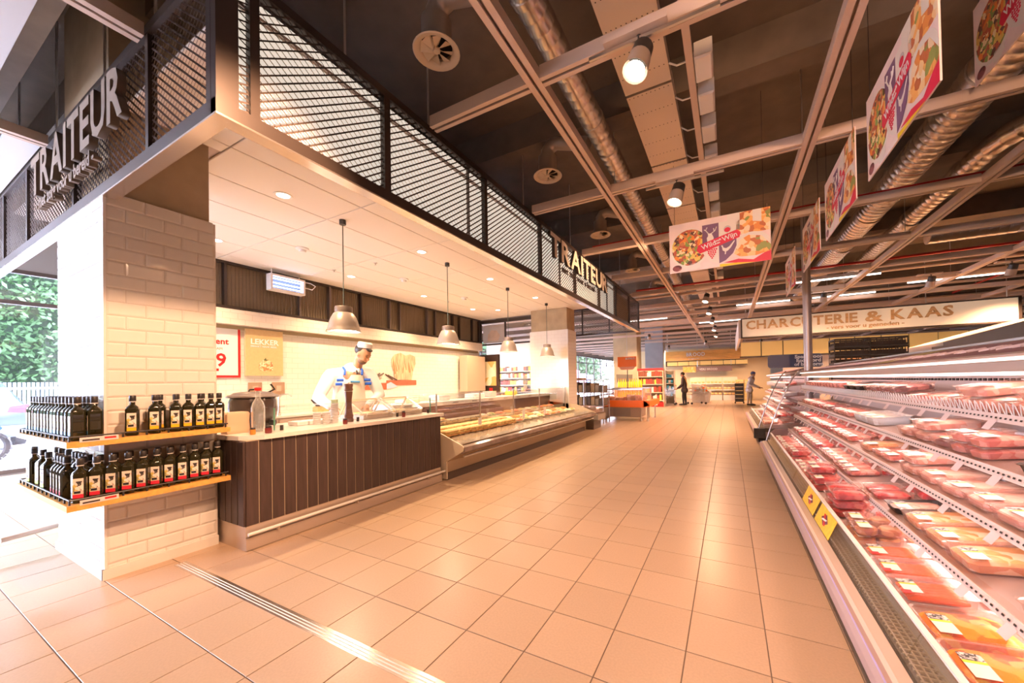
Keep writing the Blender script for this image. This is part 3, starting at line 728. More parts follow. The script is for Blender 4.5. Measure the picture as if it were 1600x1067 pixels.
MB().tube([(c[0]+.02, c[1]+.10, c[2]+.32), (c[0]+.05, c[1]+.16, c[2]+.36), (c[0]+.04, c[1]+.13, c[2]+.41)], .010, 6).build('ladle', 'black', kt)
MB().tube([(c[0]+.16, c[1]+.06, c[2]+.05), (c[0]+.195, c[1]+.09, c[2]+.045)], .026, 12).build('dial', 'black', kt)
# glass water bottle
bt = thing('glass_bottle', 'tall clear swing-top glass bottle of water on the worktop corner', 'bottle', (-3.62, 1.735, .885))
c = (-3.62, 1.735, .885)
MB().lathe([(.048, 0), (.050, .02), (.050, .21), (.040, .25), (.019, .285), (.017, .35), (.022, .36)], c, 24, close=False).build('body', glassmat('bottleclear', (.90, .93, .93), .35, dens=.14), bt, True)
MB().lathe([(.046, .004), (.046, .17)], c, 20).build('water', glassmat('water', (.82, .84, .86), .15, dens=.10), bt, True)
MB().lathe([(.024, .352), (.026, .375), (.014, .382)], c, 16).build('stopper', 'red', bt, True)
# bag of bread cubes, jars
def sqbag():
    m = MB(); vs = []; fs = []; P = [(.055, .075, 0), (.062, .085, .03), (.058, .080, .10), (.060, .082, .16), (.052, .070, .175)]
    for i, (a, b_, h) in enumerate(P):
        for sx, sy in ((-1, -1), (0, -1.06), (1, -1), (1.06, 0), (1, 1), (0, 1.04), (-1, 1), (-1.05, 0)): vs.append((-3.70+a*sx+random.uniform(-.004, .004), 1.60+b_*sy+random.uniform(-.004, .004), .886+h))
    for i in range(4):
        for j in range(8): a = i*8+j; b_ = i*8+(j+1) % 8; fs.append((a, b_, b_+8, a+8))
    fs += [tuple(range(7, -1, -1)), tuple(32+j for j in range(8))]; return m.add(vs, fs)
t = obj1(sqbag(), 'paper_bag', mat('kraft', (.66, .44, .29), .5), 'brown bag standing at the rounded worktop corner beside the bottle', 'bag', smooth=True)
def jar(x, y, r, h, m1, label, m2='black'):
    t = thing('small_jar', label, 'jar', (x, y, .885))
    MB().lathe([(r*.9, .001), (r, .008), (r, h*.75)], (x, y, .885), 14).build('body', m1, t, True)
    MB().lathe([(r*.9, h*.75), (r*.9, h), (r*.7, h*1.02)], (x, y, .885), 14).build('lid', m2, t, True)
mat('jam', (.16, .02, .02), .2); mat('spice', (.55, .22, .03), .4)
jar(-3.42, 1.60, .020, .055, 'spice', 'tiny orange spice jar at the worktop corner')
jar(-3.39, 1.70, .026, .060, 'jam', 'dark red jam jar in front of the swing-top bottle')
jar(-3.38, 2.39, .022, .055, 'jam', 'dark red jam jar in front of the pepper mill')
jar(-3.38, 3.14, .020, .070, 'jam', 'small red sauce bottle in front of the steel warming trays')
# pepper mill and cups
pm = thing('pepper_mill', 'tall turned brown wooden pepper mill on the worktop', 'pepper mill', (-3.56, 2.56, .885)); c = (-3.56, 2.56, .885)
mat('millwood', (.15, .07, .04), .3)
MB().lathe([(.046, 0), (.048, .02), (.040, .04), (.045, .06), (.036, .10), (.030, .16), (.032, .24), (.040, .31), (.038, .32)], c, 22).build('body', 'millwood', pm, True)
MB().lathe([(.036, .322), (.045, .335), (.040, .36), (.046, .385), (.042, .40), (.01, .405)], c, 22).build('head', 'millwood', pm, True)
MB().lathe([(.008, .40), (.012, .415), (.004, .42)], c, 10).build('knob', 'steel', pm)
for k, (x, y, h) in enumerate([(-3.62, 2.44, .20), (-3.60, 2.34, .12), (-3.66, 2.28, .12)]):
    t = thing('paper_cup_stack', ['tall stack of white cups beside the pepper mill', 'short stack of white cups nearer the kettle', 'second short stack of white cups behind the jam jar'][k], 'cups', (x, y, .885), 'white cup stacks')
    n_ = int(h/.02)
    for q in range(n_): MB().lathe([(.032, q*.02), (.038, q*.02+.018)], (x, y, .886), 16).build('cup', 'paper', t, True)
    if k == 0: MB().lathe([(.034, .205), (.034, .24), (.02, .245)], (x, y, .885), 14).build('green_cap', mat('palegreen', (.45, .58, .40), .5), t, True)
t = thing('food_tubs', 'open white tubs of salad on the worktop before the chef', 'tub', (-3.75, 2.2, .885))
for k in range(3): MB().cbox(-3.84+k*.01, -3.68+k*.01, 2.10+k*.115, 2.20+k*.115, .886, .925).build('tub', 'paper', t)
# steel warming trays with clear lids
def warmer(y0, y1, lb):
    t = thing('warming_tray', lb, 'food warmer', (-3.8, (y0+y1)/2, .885), 'steel food warmers on the worktop')
    x0, x1 = -3.96, -3.56
    MB().box(x0, x1, y0, y1, .886, .93).build('base', mat('warmsteel', (.52, .42, .33), .5, metal=.2), t)
    MB().box(x0+.03, x1-.03, y0+.03, y1-.03, .93, .945).build('food', speckle('warmfood', [(.7, .45, .15), (.8, .6, .3), (.55, .3, .1), (.75, .65, .45)], 25), t)
    fr_ = MB()
    P = [(x1, y0, .945), (x1, y1, .945), (x0+.12, y1, 1.10), (x0+.12, y0, 1.10)]
    for a, b_ in ((0, 1), (1, 2), (2, 3), (3, 0)): fr_.tube([P[a], P[b_]], .010, 6)
    fr_.tube([(x0, y0, .93), (x0+.12, y0, 1.10)], .010, 6); fr_.tube([(x0, y1, .93), (x0+.12, y1, 1.10)], .010, 6)
    fr_.build('lid_frame', mat('lidframe', (.80, .70, .60), .25, metal=.5), t, True)
    MB().add([(x1, y0, .948), (x1, y1, .948), (x0+.12, y1, 1.102), (x0+.12, y0, 1.102)], [(0, 1, 2, 3)]).build('lid', 'glass', t)
    MB().tube([(x1+.01, y0+.1, .955), (x1+.03, y0+.1, .97), (x1+.03, y1-.1, .97), (x1+.01, y1-.1, .955)], .006, 6).build('handle', 'steel', t)
    for yy in (y0+.04, y1-.04): MB().tube([(x1-.02, yy, .886), (x1+.01, yy, .95)], .008, 6).build('leg', 'steel', t)
warmer(2.74, 3.14, 'steel food warmer with a sloping clear lid beside the pepper mill')
warmer(3.20, 3.62, 'steel food warmer with a sloping clear lid at the far end of the worktop')

# ================================================================ DELI BACK WALL
bc = thing('back_worktop', 'steel-grey base cabinets with a pale worktop along the tiled deli wall', 'cabinet', (-6.6, 5, 0))
MB().box(XD+.002, -6.28, 2.05, 9.3, .08, .77).build('body', mat('cabsteel', (.52, .44, .36), .35, metal=.4), bc)
MB().box(XD+.002, -6.24, 2.05, 9.32, .77, .80).build('worktop', 'worktop', bc)
for k in range(12):
    y = 2.1 + k*.6
    for z0, z1 in ((.45, .75), (.12, .42)):
        f = MB().cbox(-6.28, -6.262, y, y+.57, z0, z1).build('drawer', mat('drawer', (.50, .40, .31), .4, metal=.3), bc)
        MB().box(-6.262, -6.25, y+.18, y+.39, z1-.05, z1-.035).build('handle', 'steel', f)
tp = thing('tap', 'curved chrome tap over the back worktop', 'tap', (-6.5, 3.42, .80))
MB().lathe([(.03, 0), (.03, .02), (.018, .03), (.016, .14)], (-6.5, 3.42, .80), 12).build('body', 'steel', tp, True)
MB().tube([(-6.5, 3.42, .93), (-6.5, 3.42, 1.08), (-6.48, 3.45, 1.13), (-6.44, 3.53, 1.14), (-6.42, 3.58, 1.10)], .014, 8).build('spout', 'steel', tp, True)
t = thing('soap_bottle', 'small clear bottle with a red cap beside the tap', 'bottle', (-6.45, 3.28, .80))
MB().lathe([(.035, 0), (.035, .13), (.015, .16)], (-6.45, 3.28, .801), 14).build('body', 'white', t, True)
MB().lathe([(.018, .16), (.018, .20)], (-6.45, 3.28, .801), 10).build('cap', 'red', t)
MB().lathe([(.036, .0), (.036, .03)], (-6.45, 3.28, .802), 14).build('base_band', mat('green', (.03, .30, .12), .5), t)
for y, lb in ((3.30, 'steel socket plate on the tiles above the kettle'), (3.66, 'steel socket plate on the tiles above the tap')):
    t = thing('socket_plate', lb, 'socket', (XD, y, 1.25), 'socket plates on the deli wall')
    MB().cbox(XD+.001, XD+.02, y-.10, y+.10, 1.12, 1.34, .004).build('plate', mat('plate', (.50, .33, .22), .35, metal=.4), t)
    MB().box(XD+.02, XD+.026, y-.04, y+.04, 1.18, 1.28).build('outlet', mat('plate2', (.60, .42, .30), .4), t)
t = thing('knife_block', 'slanted tool rack with knives behind the chef', 'knife block', (-6.5, 4.1, .8))
MB().prism([(4.02, .801), (4.30, .801), (4.20, .95), (4.02, .88)], -6.58, -6.42, 'x').build('block', 'woodboard', t)
for k in range(4): MB().tube([(-6.55+k*.035, 4.08, .90), (-6.55+k*.035, 3.98, 1.02)], .012, 6).build('knife', 'rubber', t)
# posters
ps = thing('price_poster', 'white price poster with a red border partly behind the tiled pillar', 'poster', (XD, 2.85, 1.84))
MB().box(XD+.004, XD+.02, 2.42, 3.09, 1.42, 2.25).build('red_border', 'red', ps)
MB().box(XD+.02, XD+.024, 2.45, 3.055, 1.455, 2.215).build('sheet', 'paper', ps)
put_text('print', 'au vent', .13, .002, 'red', ps, (XD+.026, 2.545, 1.94), '+X', bold=.003)
put_text('print', '150 GRAM', .055, .002, mat('palered', (.75, .25, .18), .5), ps, (XD+.026, 2.60, 1.85), '+X')
put_text('print', '1.99', .28, .002, 'red', ps, (XD+.026, 2.42, 1.60), '+X', bold=.006)
MB().box(XD+.024, XD+.026, 2.70, 2.80, 1.52, 1.56).build('print', 'red', ps)
pk = thing('poster', 'tan poster reading LEKKER above a pastry, on the tiled deli wall', 'poster', (XD, 3.43, 1.8))
MB().box(XD+.004, XD+.05, 3.15, 3.72, 1.45, 2.22).build('board', mat('tan', (.66, .46, .22), .6, noise=.05, nscale=30), pk)
put_text('print', 'LEKKER', .125, .003, 'paper', pk, (XD+.052, 3.22, 1.975), '+X', bold=.003)
put_text('print', 'SMAAKT NAAR MEER', .042, .003, 'paper', pk, (XD+.052, 3.22, 1.925), '+X', bold=.001)
mp_ = speckle('pastry', [(.75, .42, .18), (.85, .6, .35), (.6, .28, .1), (.88, .72, .5), (.45, .2, .08)], 40)
MB().prism([(3.35, 1.55), (3.38, 1.53), (3.52, 1.53), (3.55, 1.55), (3.56, 1.62), (3.34, 1.62)], XD+.05, XD+.055, 'x').build('pastry_case', mp_, pk)
MB().prism([(3.345+.105*(1-math.cos(a)), 1.62+.10*math.sin(a)) for a in [PI*i/10 for i in range(11)]], XD+.05, XD+.056, 'x').build('pastry_top', mp_, pk)
MB().prism([(3.41, 1.71), (3.44, 1.755), (3.455, 1.72), (3.49, 1.73), (3.45, 1.70)], XD+.056, XD+.058, 'x').build('herb_leaf', mat('herb', (.10, .13, .05), .6), pk)
# wall mural: chef's hat, board with utensils
mu = thing('wall_mural', 'printed mural of a chef hat and utensils on the deli wall', 'mural', (XD, 6.0, 1.5))
xx = XD+.004
mat('hatprint', (.74, .50, .32), .7, noise=.35, nscale=7, stretch=(1, 3, .6)); mat('hatfold', (.50, .24, .12), .7); mat('boardprint', (.48, .13, .07), .6, noise=.15, nscale=8)
MB().box(xx, xx+.008, 5.35, 5.98, 1.15, 1.30).box(xx, xx+.008, 5.98, 6.90, 1.24, 1.36).build('printed_board', 'boardprint', mu)
hat = [(6.22, 1.38), (6.74, 1.36), (6.78, 1.55), (6.88, 1.78), (6.86, 1.95), (6.70, 2.0), (6.55, 1.96), (6.40, 2.02), (6.22, 1.97), (6.12, 1.85), (6.14, 1.68), (6.20, 1.55)]
MB().prism(hat, xx+.008, xx+.012, 'x').build('printed_hat', 'hatprint', mu)
fm = MB()
for a, w_, h0, h1 in ((6.20, .05, 1.50, 1.92), (6.27, .03, 1.56, 1.80), (6.33, .02, 1.60, 1.94), (6.45, .025, 1.52, 1.74), (6.56, .02, 1.60, 1.90), (6.66, .04, 1.54, 1.86), (6.76, .02, 1.58, 1.76)):
    s_ = random.uniform(-.06, .06); fm.prism([(a, h0), (a+w_, h0+.02), (a+w_*.8+s_*.6, (h0+h1)/2), (a+s_, h1), (a+s_*.5-.012, (h0+h1)/2)], xx+.012, xx+.0135, 'x')
tag(fm.build('printed_fold', 'hatfold', mu), kind='stuff')
MB().prism([(5.40, 1.33), (5.72, 1.32), (5.86, 1.42), (5.55, 1.47)], xx+.002, xx+.008, 'x').build('printed_tray', mat('greyprint', (.42, .34, .28), .5), mu)
for (a, b_, c_, d_) in [(5.45, 1.36, 5.80, 1.52), (5.72, 1.44, 5.90, 1.52), (5.95, 1.50, 6.15, 1.38), (6.02, 1.48, 6.28, 1.37), (5.40, 1.46, 5.62, 1.44)]:
    MB().tube([(xx+.008, a, b_), (xx+.008, c_, d_)], .014, 6).build('printed_utensil', mat('darkprint', (.10, .05, .035), .5), mu)
MB().prism([(5.98, 1.28), (6.10, 1.32), (6.30, 1.22), (6.10, 1.17), (5.98, 1.17)], xx+.008, xx+.011, 'x').build('printed_cloth', mat('lilac', (.62, .58, .78), .7), mu)
# beige board, black ad screen and shelving behind, at the far end
t = obj1(MB().cbox(-6.9, -6.62, 8.52, 9.40, 1.02, 2.06, .01), 'wall_cabinet', mat('beigecab', (.62, .46, .32), .5), 'flat beige wall cabinet at the far end of the tiled wall', 'cabinet')
es = thing('end_screen', 'dark-framed glass strip above the opening at the far end of the deli', 'screen', (-6, 9.57, 2.42))
MB().box(-6.98, -4.86, 9.55, 9.61, 2.42, 2.47).box(-6.98, -4.86, 9.55, 9.61, 3.10, 3.20).build('rail', 'bronze', es)
for x in (-6.94, -6.88, -5.98): MB().box(x-.018, x+.018, 9.55, 9.61, 2.47, 3.12).build('post', 'bronze', es)
MB().box(-6.86, -5.99, 9.575, 9.58, 2.47, 3.1).box(-5.97, -4.87, 9.575, 9.58, 2.47, 3.1).build('glass_pane', 'glass', es)
MB().prism([(-6.70, 2.56), (-6.30, 2.56), (-6.22, 2.72), (-6.35, 2.88), (-6.55, 2.90), (-6.68, 2.76)], 9.66, 9.665, 'y').build('printed_bun', mat('bun', (.80, .58, .40), .6, noise=.1, nscale=6), es)
MB().box(-6.86, -6.02, 9.67, 9.68, 2.5, 3.06).build('picture_board', mat('paleboard', (.72, .64, .56), .5), es)
ad = thing('advert_display', 'black framed advertising display with a warm food picture near the far deli opening', 'display', (-6.6, 9.62, 1))
MB().box(-7.05, -6.28, 9.62, 9.72, .95, 2.14).build('frame', mat('darkdisplay', (.06, .035, .03), .2), ad)
MB().box(-6.80, -6.36, 9.60, 9.62, 1.17, 1.92).build('picture', speckle('adpic', [(.92, .72, .32), (.95, .85, .62), (.80, .50, .15), (.9, .8, .5)], 4), ad)
MB().box(-6.62, -6.5, 9.605, 9.62, 1.0, 1.10).build('red_button', 'red', ad)
# ================================================================ OIL SHELVES ON THE PILLAR
def oil_shelf(z, label, name='oil_shelf'):
    t = thing(name, label, 'shelf', (-3.7, .7, z))
    poly = [(-4.70, .65), (-3.45, .65), (-3.45, 1.46), (-3.692, 1.46), (-3.692, .843), (-4.70, .843)]
    MB().prism(poly, z-.036, z, 'z').build('board', 'wood', t)
    r = MB(); zz = z+.028
    r.tube([(-4.68, .664, zz), (-3.464, .664, zz)], .005, 6); r.tube([(-3.464, .664, zz), (-3.464, 1.45, zz)], .005, 6); r.tube([(-4.68, .664, zz), (-4.68, .84, zz)], .005, 6)
    r.build('gallery_rail', 'black', t)
    for k in range(13): MB().box(-4.67+k*.1-.004, -4.67+k*.1+.004, .660, .668, z, z+.028).build('rail_post', 'black', t)
    for k in range(1, 8): MB().box(-3.468, -3.460, .664+k*.11-.004, .664+k*.11+.004, z, z+.028).build('rail_post', 'black', t)
    p = MB().box(-3.452, -3.447, .70, .86, z-.006, z+.022); p.build('price_tag', mat('tagpink', (.75, .62, .60), .5), t)
    MB().box(-3.4469, -3.4462, .71, .78, z, z+.010).build('print', 'rubber', t)
    MB().box(-3.4469, -3.4462, .80, .85, z+.004, z+.016).build('print', 'red', t)
    return t
oil_shelf(.962, 'upper wooden shelf wrapped round the tiled pillar, carrying oil bottles')
oil_shelf(.586, 'lower wooden shelf wrapped round the tiled pillar, carrying oil bottles')
def sqring(h, z, c=.35):
    k = h*c; return [(h-k, -h, z), (h, -h+k, z), (h, h-k, z), (h-k, h, z), (-h+k, h, z), (-h, h-k, z), (-h, -h+k, z), (-h+k, -h, z)]
def sqlathe(prof):
    m = MB(); vs = []; fs = []
    for h, z, c in prof: vs += sqring(h, z, c)
    for i in range(len(prof)-1):
        for j in range(8): a = i*8+j; b_ = i*8+(j+1) % 8; fs.append((a, b_, b_+8, a+8))
    fs.append(tuple(range(7, -1, -1))); fs.append(tuple((len(prof)-1)*8+j for j in range(8)))
    return m.add(vs, fs)
mat('band_red', (.70, .03, .06), .4); mat('band_yel', (.90, .50, .02), .4); mat('band_blue', (.10, .35, .60), .4); mat('band_lime', (.45, .70, .05), .4)
labmat = speckle('labelpic', [(.80, .70, .60), (.70, .55, .45), (.85, .78, .70), (.30, .26, .10), (.78, .68, .60), (.05, .04, .03), (.62, .48, .12)], 55)
def oil_bottle(band, tall=1.0, wide=1.0):
    t = thing('oil_bottle', 'x', 'bottle')
    sqlathe([(.026*wide, 0, .3), (.031*wide, .006, .3), (.031*wide, .170*tall, .3), (.027*wide, .188*tall, .4), (.013, .205*tall, .58), (.013, .232*tall, .58)]).build('body', 'bottleglass', t, True)
    MB().lathe([(.016, .226*tall), (.0175, .230*tall), (.0175, .262*tall), (.015, .266*tall)], n=12).build('cap', 'black', t, True)
    MB().lathe([(.0178, .222*tall), (.0178, .227*tall)], n=12).build('cap_ring', 'lightgrey', t)
    h = .0315*wide
    MB().box(-.022*wide, .022*wide, -h, -h+.001, .055, .150).build('label', labmat, t)
    MB().box(-.022*wide, .022*wide, -h-.0004, -h+.001, .032, .054).build('label_band', band, t)
    MB().box(-.016*wide, .010*wide, -h-.0008, -h, .060, .074).box(-.008*wide, .016*wide, -h-.0008, -h, .125, .133).build('label_print', 'black', t)
    return t
pb = {b: oil_bottle(b) for b in ('band_red', 'band_yel', 'band_blue', 'band_lime')}
used = set()
def bottle(b, x, y, z, rz, label, grp):
    if b in used: o = copy_tree(pb[b])
    else: o = pb[b]; used.add(b)
    o.location = (x, y, z); o.rotation_euler[2] = rz; o['label'] = label; o['group'] = grp
random.seed(3)
for j, y in enumerate((.706, .776)):
    for k in range(14):
        bottle('band_blue', -4.56 + k*.079 + random.uniform(-.004, .004), y, .9625, random.uniform(-.06, .06), ('blue-banded oil bottle at the ' + ('outer' if k == 0 else 'inner') + ' end of the ' + ('front' if j == 0 else 'back') + ' row, upper shelf') if k in (0, 13) else 'blue-banded oil bottle inside the packed ' + ('front' if j == 0 else 'back') + ' row, upper shelf', 'blue-banded bottles on the upper shelf')
for k, (y, x) in enumerate([(.945, -3.53), (1.055, -3.53), (1.105, -3.61), (1.165, -3.53), (1.195, -3.61), (1.235, -3.53), (1.305, -3.53), (1.345, -3.61), (1.37, -3.53), (1.425, -3.54)]):
    bottle('band_yel', x, y, .9625, PI/2 - .45 + random.uniform(-.05, .05), 'lone yellow-banded oil bottle standing apart from its row on the upper shelf' if k == 0 else 'dark oil bottle with a yellow label band in the row on the upper shelf', 'yellow-banded bottles on the upper shelf')
for r_, x in enumerate((-3.52, -3.60)):
    for k in range(11):
        bottle('band_red', x + random.uniform(-.005, .005), .715 + .069*k + r_*.03, .5865, PI/2 - .55 + random.uniform(-.08, .08), 'red-banded oil bottle, ' + ('outer' if r_ == 0 else 'inner') + ' row along the aisle side, lower shelf' + (', nearest the price tag' if k == 0 else ', nearest the counter' if k == 10 else ''), 'red-banded bottles on the lower shelf')
for k in range(4):
    bottle('band_red', -3.70 - k*.066, .70, .5865, -.1, 'dark oil bottle with a red band, front edge of the lower shelf by the corner', 'red-banded bottles on the lower shelf')
for k in range(5):
    bottle('band_red', -3.68 - k*.07, .785, .5865, 0, 'dark oil bottle with a red band, against the pillar front, lower shelf', 'red-banded bottles on the lower shelf')
for k, (x, y) in enumerate([(-4.12, .70), (-4.32, .71), (-4.50, .70), (-4.62, .72), (-4.14, .79), (-4.30, .79), (-4.42, .79)]):
    bottle('band_lime', x, y, .5865, .15, ['dark oil bottle with a lime green label band nearest the price tag', 'dark oil bottle second from the outer end of the lower shelf front', 'dark oil bottle near the outer end of the lower shelf front', 'outermost dark oil bottle on the lower shelf'][k] if k < 4 else 'lime-banded oil bottle in the back row of the lower shelf', 'lime-banded bottles on the lower shelf')
# low gate hardware behind the pillar
gt = thing('entrance_gate', 'low black and chrome gate post with a bar, behind the foot of the tiled pillar', 'gate', (-4.93, 1.0, 0))
MB().cbox(-4.97, -4.87, .96, 1.06, .20, .50, .01).build('motor_box', 'black', gt)
MB().tube([(-4.92, 1.01, 0), (-4.92, 1.01, .22)], .035, 12).build('post', 'steel', gt, True)
MB().tube([(-4.90, .98, .17), (-4.86, .60, .15)], .020, 12).build('bar', 'steel', gt, True)

# ================================================================ GLASS FOOD DISPLAY BESIDE THE COUNTER
A, Bv = 3.77, 9.05
dcse = thing('food_display', 'long low glass-fronted food display beyond the slatted counter', 'display case', (-3.7, 6.4, 0))
prof = [(-4.3, .11), (-3.27, .11), (-3.27, .245), (-3.02, .395), (-3.00, .41), (-3.00, .455), (-3.06, .465), (-3.34, .515), (-4.3, .60)]
MB().prism(prof, A, Bv, 'y').build('body', mat('casebody', (.52, .40, .27), .35, metal=.25, noise=.06, nscale=2), dcse)
pe = [(-4.3, .02), (-3.275, .02), (-3.275, .25), (-3.01, .40), (-2.995, .45), (-3.02, .475), (-3.34, .60), (-3.5, .66), (-4.3, .74)]
for y in (A-.02, Bv): MB().prism(pe, y, y+.02, 'y').build('end_panel', mat('endpanel', (.78, .66, .50), .4), dcse)
MB().box(-4.2, -3.29, A+.02, Bv-.02, 0, .11).build('plinth', mat('dkplinth', (.10, .07, .055), .5), dcse)
MB().prism([(-3.035, .468), (-2.988, .452), (-2.985, .40), (-3.04, .36), (-3.06, .40)], A, Bv, 'y').build('marble_nose', mat('nose', (.28, .22, .20), .12, noise=.35, nscale=5), dcse)
MB().prism([(-3.36, .525), (-3.36, .535), (-3.06, .488), (-3.06, .478)], A, Bv, 'y').build('steel_ledge', mat('ledge', (.66, .60, .50), .15, metal=.6), dcse)
MB().tube([(-3.10, A+.12, .305), (-3.10, Bv+.1, .305)], .014, 10).build('bumper_rail', 'white', dcse, True)
MB().box(-4.34, -4.28, A, Bv, .60, .90).build('rear_wall', mat('rearwood', (.22, .12, .085), .35, noise=.2, nscale=3, stretch=(1, 1, 7)), dcse)
MB().box(-4.72, -4.26, A, Bv, .90, .965).build('rear_ledge', 'white', dcse)
MB().box(-4.68, -4.34, A, Bv, .05, .90).build('rear_body', 'cream', dcse)
for k in range(9): MB().box(-4.262, -4.255, A+.2+k*.55, A+.2+k*.55+.14, .925, .945).build('ledge_tag', 'grey', dcse)
for k, (y0, y1) in enumerate([(3.80, 4.14), (4.16, 5.22), (5.25, 6.34), (6.37, 7.48), (7.51, 8.98)]):
    MB().box(-3.805, -3.797, y0, y1, .60, 1.10).build('front_glass', 'glass', dcse)
    MB().tube([(-3.80, y1+.01, .57), (-3.80, y1+.01, 1.12)], .012, 8).build('glass_upright', 'steel', dcse)
    MB().box(-4.10, -3.797, y0, y1, 1.10, 1.107).build('top_glass', 'glass', dcse)
mat('breadcol', (.80, .52, .24), .7, noise=.18, nscale=25); mat('crust', (.62, .33, .12), .7, noise=.2, nscale=20)
sw = thing('sandwich', 'x', 'sandwich')
MB().cbox(-.085, .085, -.055, .055, 0, .035, .01).build('crust_base', 'crust', sw)
MB().cbox(-.088, .088, -.058, .058, .035, .045, .003).build('filling', mat('fill', (.72, .55, .20), .6), sw)
MB().cbox(-.085, .085, -.055, .055, .045, .085, .014).build('top_half', 'breadcol', sw)
k = 0
for j, x in enumerate((-3.44, -3.64)):
    for i in range(13):
        o = sw if k == 0 else copy_tree(sw); k += 1
        o.location = (x + random.uniform(-.012, .012), 3.90 + i*.145, .546 + j*.02); o.rotation_euler[2] = random.uniform(-.2, .2)
        o['label'] = 'golden filled sandwich in the front row of the glass display' if j == 0 else 'golden filled sandwich in the second row of the glass display'; o['group'] = ['sandwiches in the front row', 'sandwiches in the second row'][j]
# dishes with food
dishes = [('roastdish', [(.75, .25, .05), (.55, .15, .03), (.85, .42, .10), (.3, .1, .03)], 'white dish of roasted orange pieces'), ('saladdish', [(.25, .40, .08), (.60, .65, .20), (.82, .80, .60), (.7, .2, .08)], 'white dish of green salad'),
          ('creamdish', [(.85, .78, .62), (.78, .66, .45), (.9, .86, .75), (.7, .55, .3)], 'white dish of creamy salad'), ('reddish', [(.72, .12, .05), (.82, .35, .10), (.55, .08, .05), (.8, .6, .4)], 'white dish of red and orange bites')]
pr_ = []
for nm, cs, lb in dishes:
    t = thing('food_dish', lb, 'dish')
    MB().lathe([(.07, 0), (.105, .03), (.112, .035), (.10, .03), (.07, .015)], n=20, close=False).build('bowl', 'white', t, True)
    MB().lathe([(.10, .028), (.085, .055), (.045, .070), (.01, .075)], n=16, close=False).build('food', speckle(nm, cs, 45), t, True)
    t['n'] = 0; pr_.append((t, lb, nm))
k = 0
for i in range(11):
    for j, (x, z) in enumerate(((-3.43, .545), (-3.665, .565), (-4.02, .60))):
        q = (i*2 + j*3 + (i*i) % 3) % 4; t, lb, nm = pr_[q]
        if i < 1 and j < 2: continue
        y = 5.60 + i*.29
        if y > 8.95: continue
        first = t['n'] == 0; t['n'] = 1
        o = t if first else copy_tree(t)
        o.location = (x, y, z + (.03 if j == 2 else 0)); o['label'] = lb + ' in the ' + ['front', 'middle', 'rear'][j] + ' row of the glass display'; o['group'] = ['front', 'middle', 'rear'][j] + ' row of dishes'
for t, _, _ in pr_: del t['n']
t = thing('serving_board', 'flat pale board of cheese slices at the near end of the glass display', 'board', (-3.95, 4.25, .62))
MB().cbox(-4.08, -3.86, 4.05, 4.45, .70, .715, .004).build('board', 'breadcol', t)
for q in range(6): MB().cbox(-4.06, -3.88, 4.07+q*.06, 4.12+q*.06, .716, .74, .006).build('slice', mat('cheese', (.88, .72, .32), .5), t)
MB().box(-4.02, -3.9, 4.2, 4.3, .60, .70).build('stand', 'glass', t)
for q in range(7):
    t = thing('wrapped_tray', 'film-wrapped dark tray at the back of the glass display', 'tray', (-4.1, 4.6+q*.2, .6), 'wrapped trays at the display back')
    y = 4.58 + q*.17
    MB().cbox(-4.22, -4.02, y, y+.15, .615, .66, .006).build('tray', 'black', t)
    MB().cbox(-4.21, -4.03, y+.01, y+.14, .66, .672, .004).build('contents', 'creamdish', t)
for q, (y, h) in enumerate([(6.0, .16), (6.9, .14), (4.62, .13)]):
    t = thing('price_stand', ['little clear price stand among the dishes', 'second little clear price stand further along the dishes', 'pale price card leaning among the sandwiches'][q], 'price card', (-3.4, y, .55), 'price cards in the display')
    MB().box(-3.40, -3.395, y, y+.09, .60, .60+h).build('card', 'paper', t)
    MB().box(-3.41, -3.38, y+.02, y+.07, .575, .60).build('foot', 'glass', t)
tb = thing('card_holder', 'stack of three small grey cards on a pole against the far white column', 'card holder', (-3.75, 8.2, .97))
MB().tube([(-4.45, 8.0, .966), (-4.45, 8.0, 1.4)], .006, 6).build('pole', 'steel', tb)
for q in range(3): MB().box(-4.45, -4.44, 7.92, 8.08, 1.10+q*.12, 1.19+q*.12).build('card', 'grey', tb)
# register things on the rear ledge
for q, (y, w, h, m_, lb) in enumerate([(4.15, .3, .07, 'cream', 'low beige box on the white rear ledge of the display'), (4.9, .28, .10, 'lightgrey', 'pale grey scale on the white rear ledge'), (5.9, .35, .09, 'white', 'white scale on the white rear ledge'), (6.5, .18, .12, 'lightgrey', 'small grey printer on the white rear ledge'), (7.4, .16, .09, 'yellow', 'small yellow lemon-coloured box on the white rear ledge')]):
    obj1(MB().cbox(-4.66, -4.42, y, y+w, .966, .966+h, .012), 'counter_box', m_, lb, 'box')
# low dark promo bin and wire rack behind
pbn = thing('promo_bin', 'low dark grey chilled bin just past the end of the glass display', 'bin', (-3.25, 9.5, 0))
MB().prism([(-3.62, 0), (-3.12, 0), (-3.12, .22), (-3.0, .24), (-3.0, .42), (-3.10, .44), (-3.62, .50)], 9.25, 9.85, 'y').build('body', mat('binbody', (.13, .10, .09), .35), pbn)
MB().prism([(-3.60, .50), (-3.05, .44), (-3.04, .50), (-3.30, .58), (-3.60, .60)], 9.28, 9.82, 'y').build('glass_hood', 'traycl', pbn)
MB().cbox(-3.12, -2.995, 9.23, 9.87, .24, .40, .01).build('front_trim', mat('bintrim', (.30, .27, .26), .25), pbn)
rk = thing('wire_rack', 'grey wire rack crammed with folded bags and trays behind the far white column', 'rack', (-3.9, 10.9, 0))
for x in (-4.5, -3.9, -3.3):
    for y in (10.7, 11.3): MB().tube([(x, y, 0), (x, y, 1.33)], .018, 6).build('post', 'steel', rk)
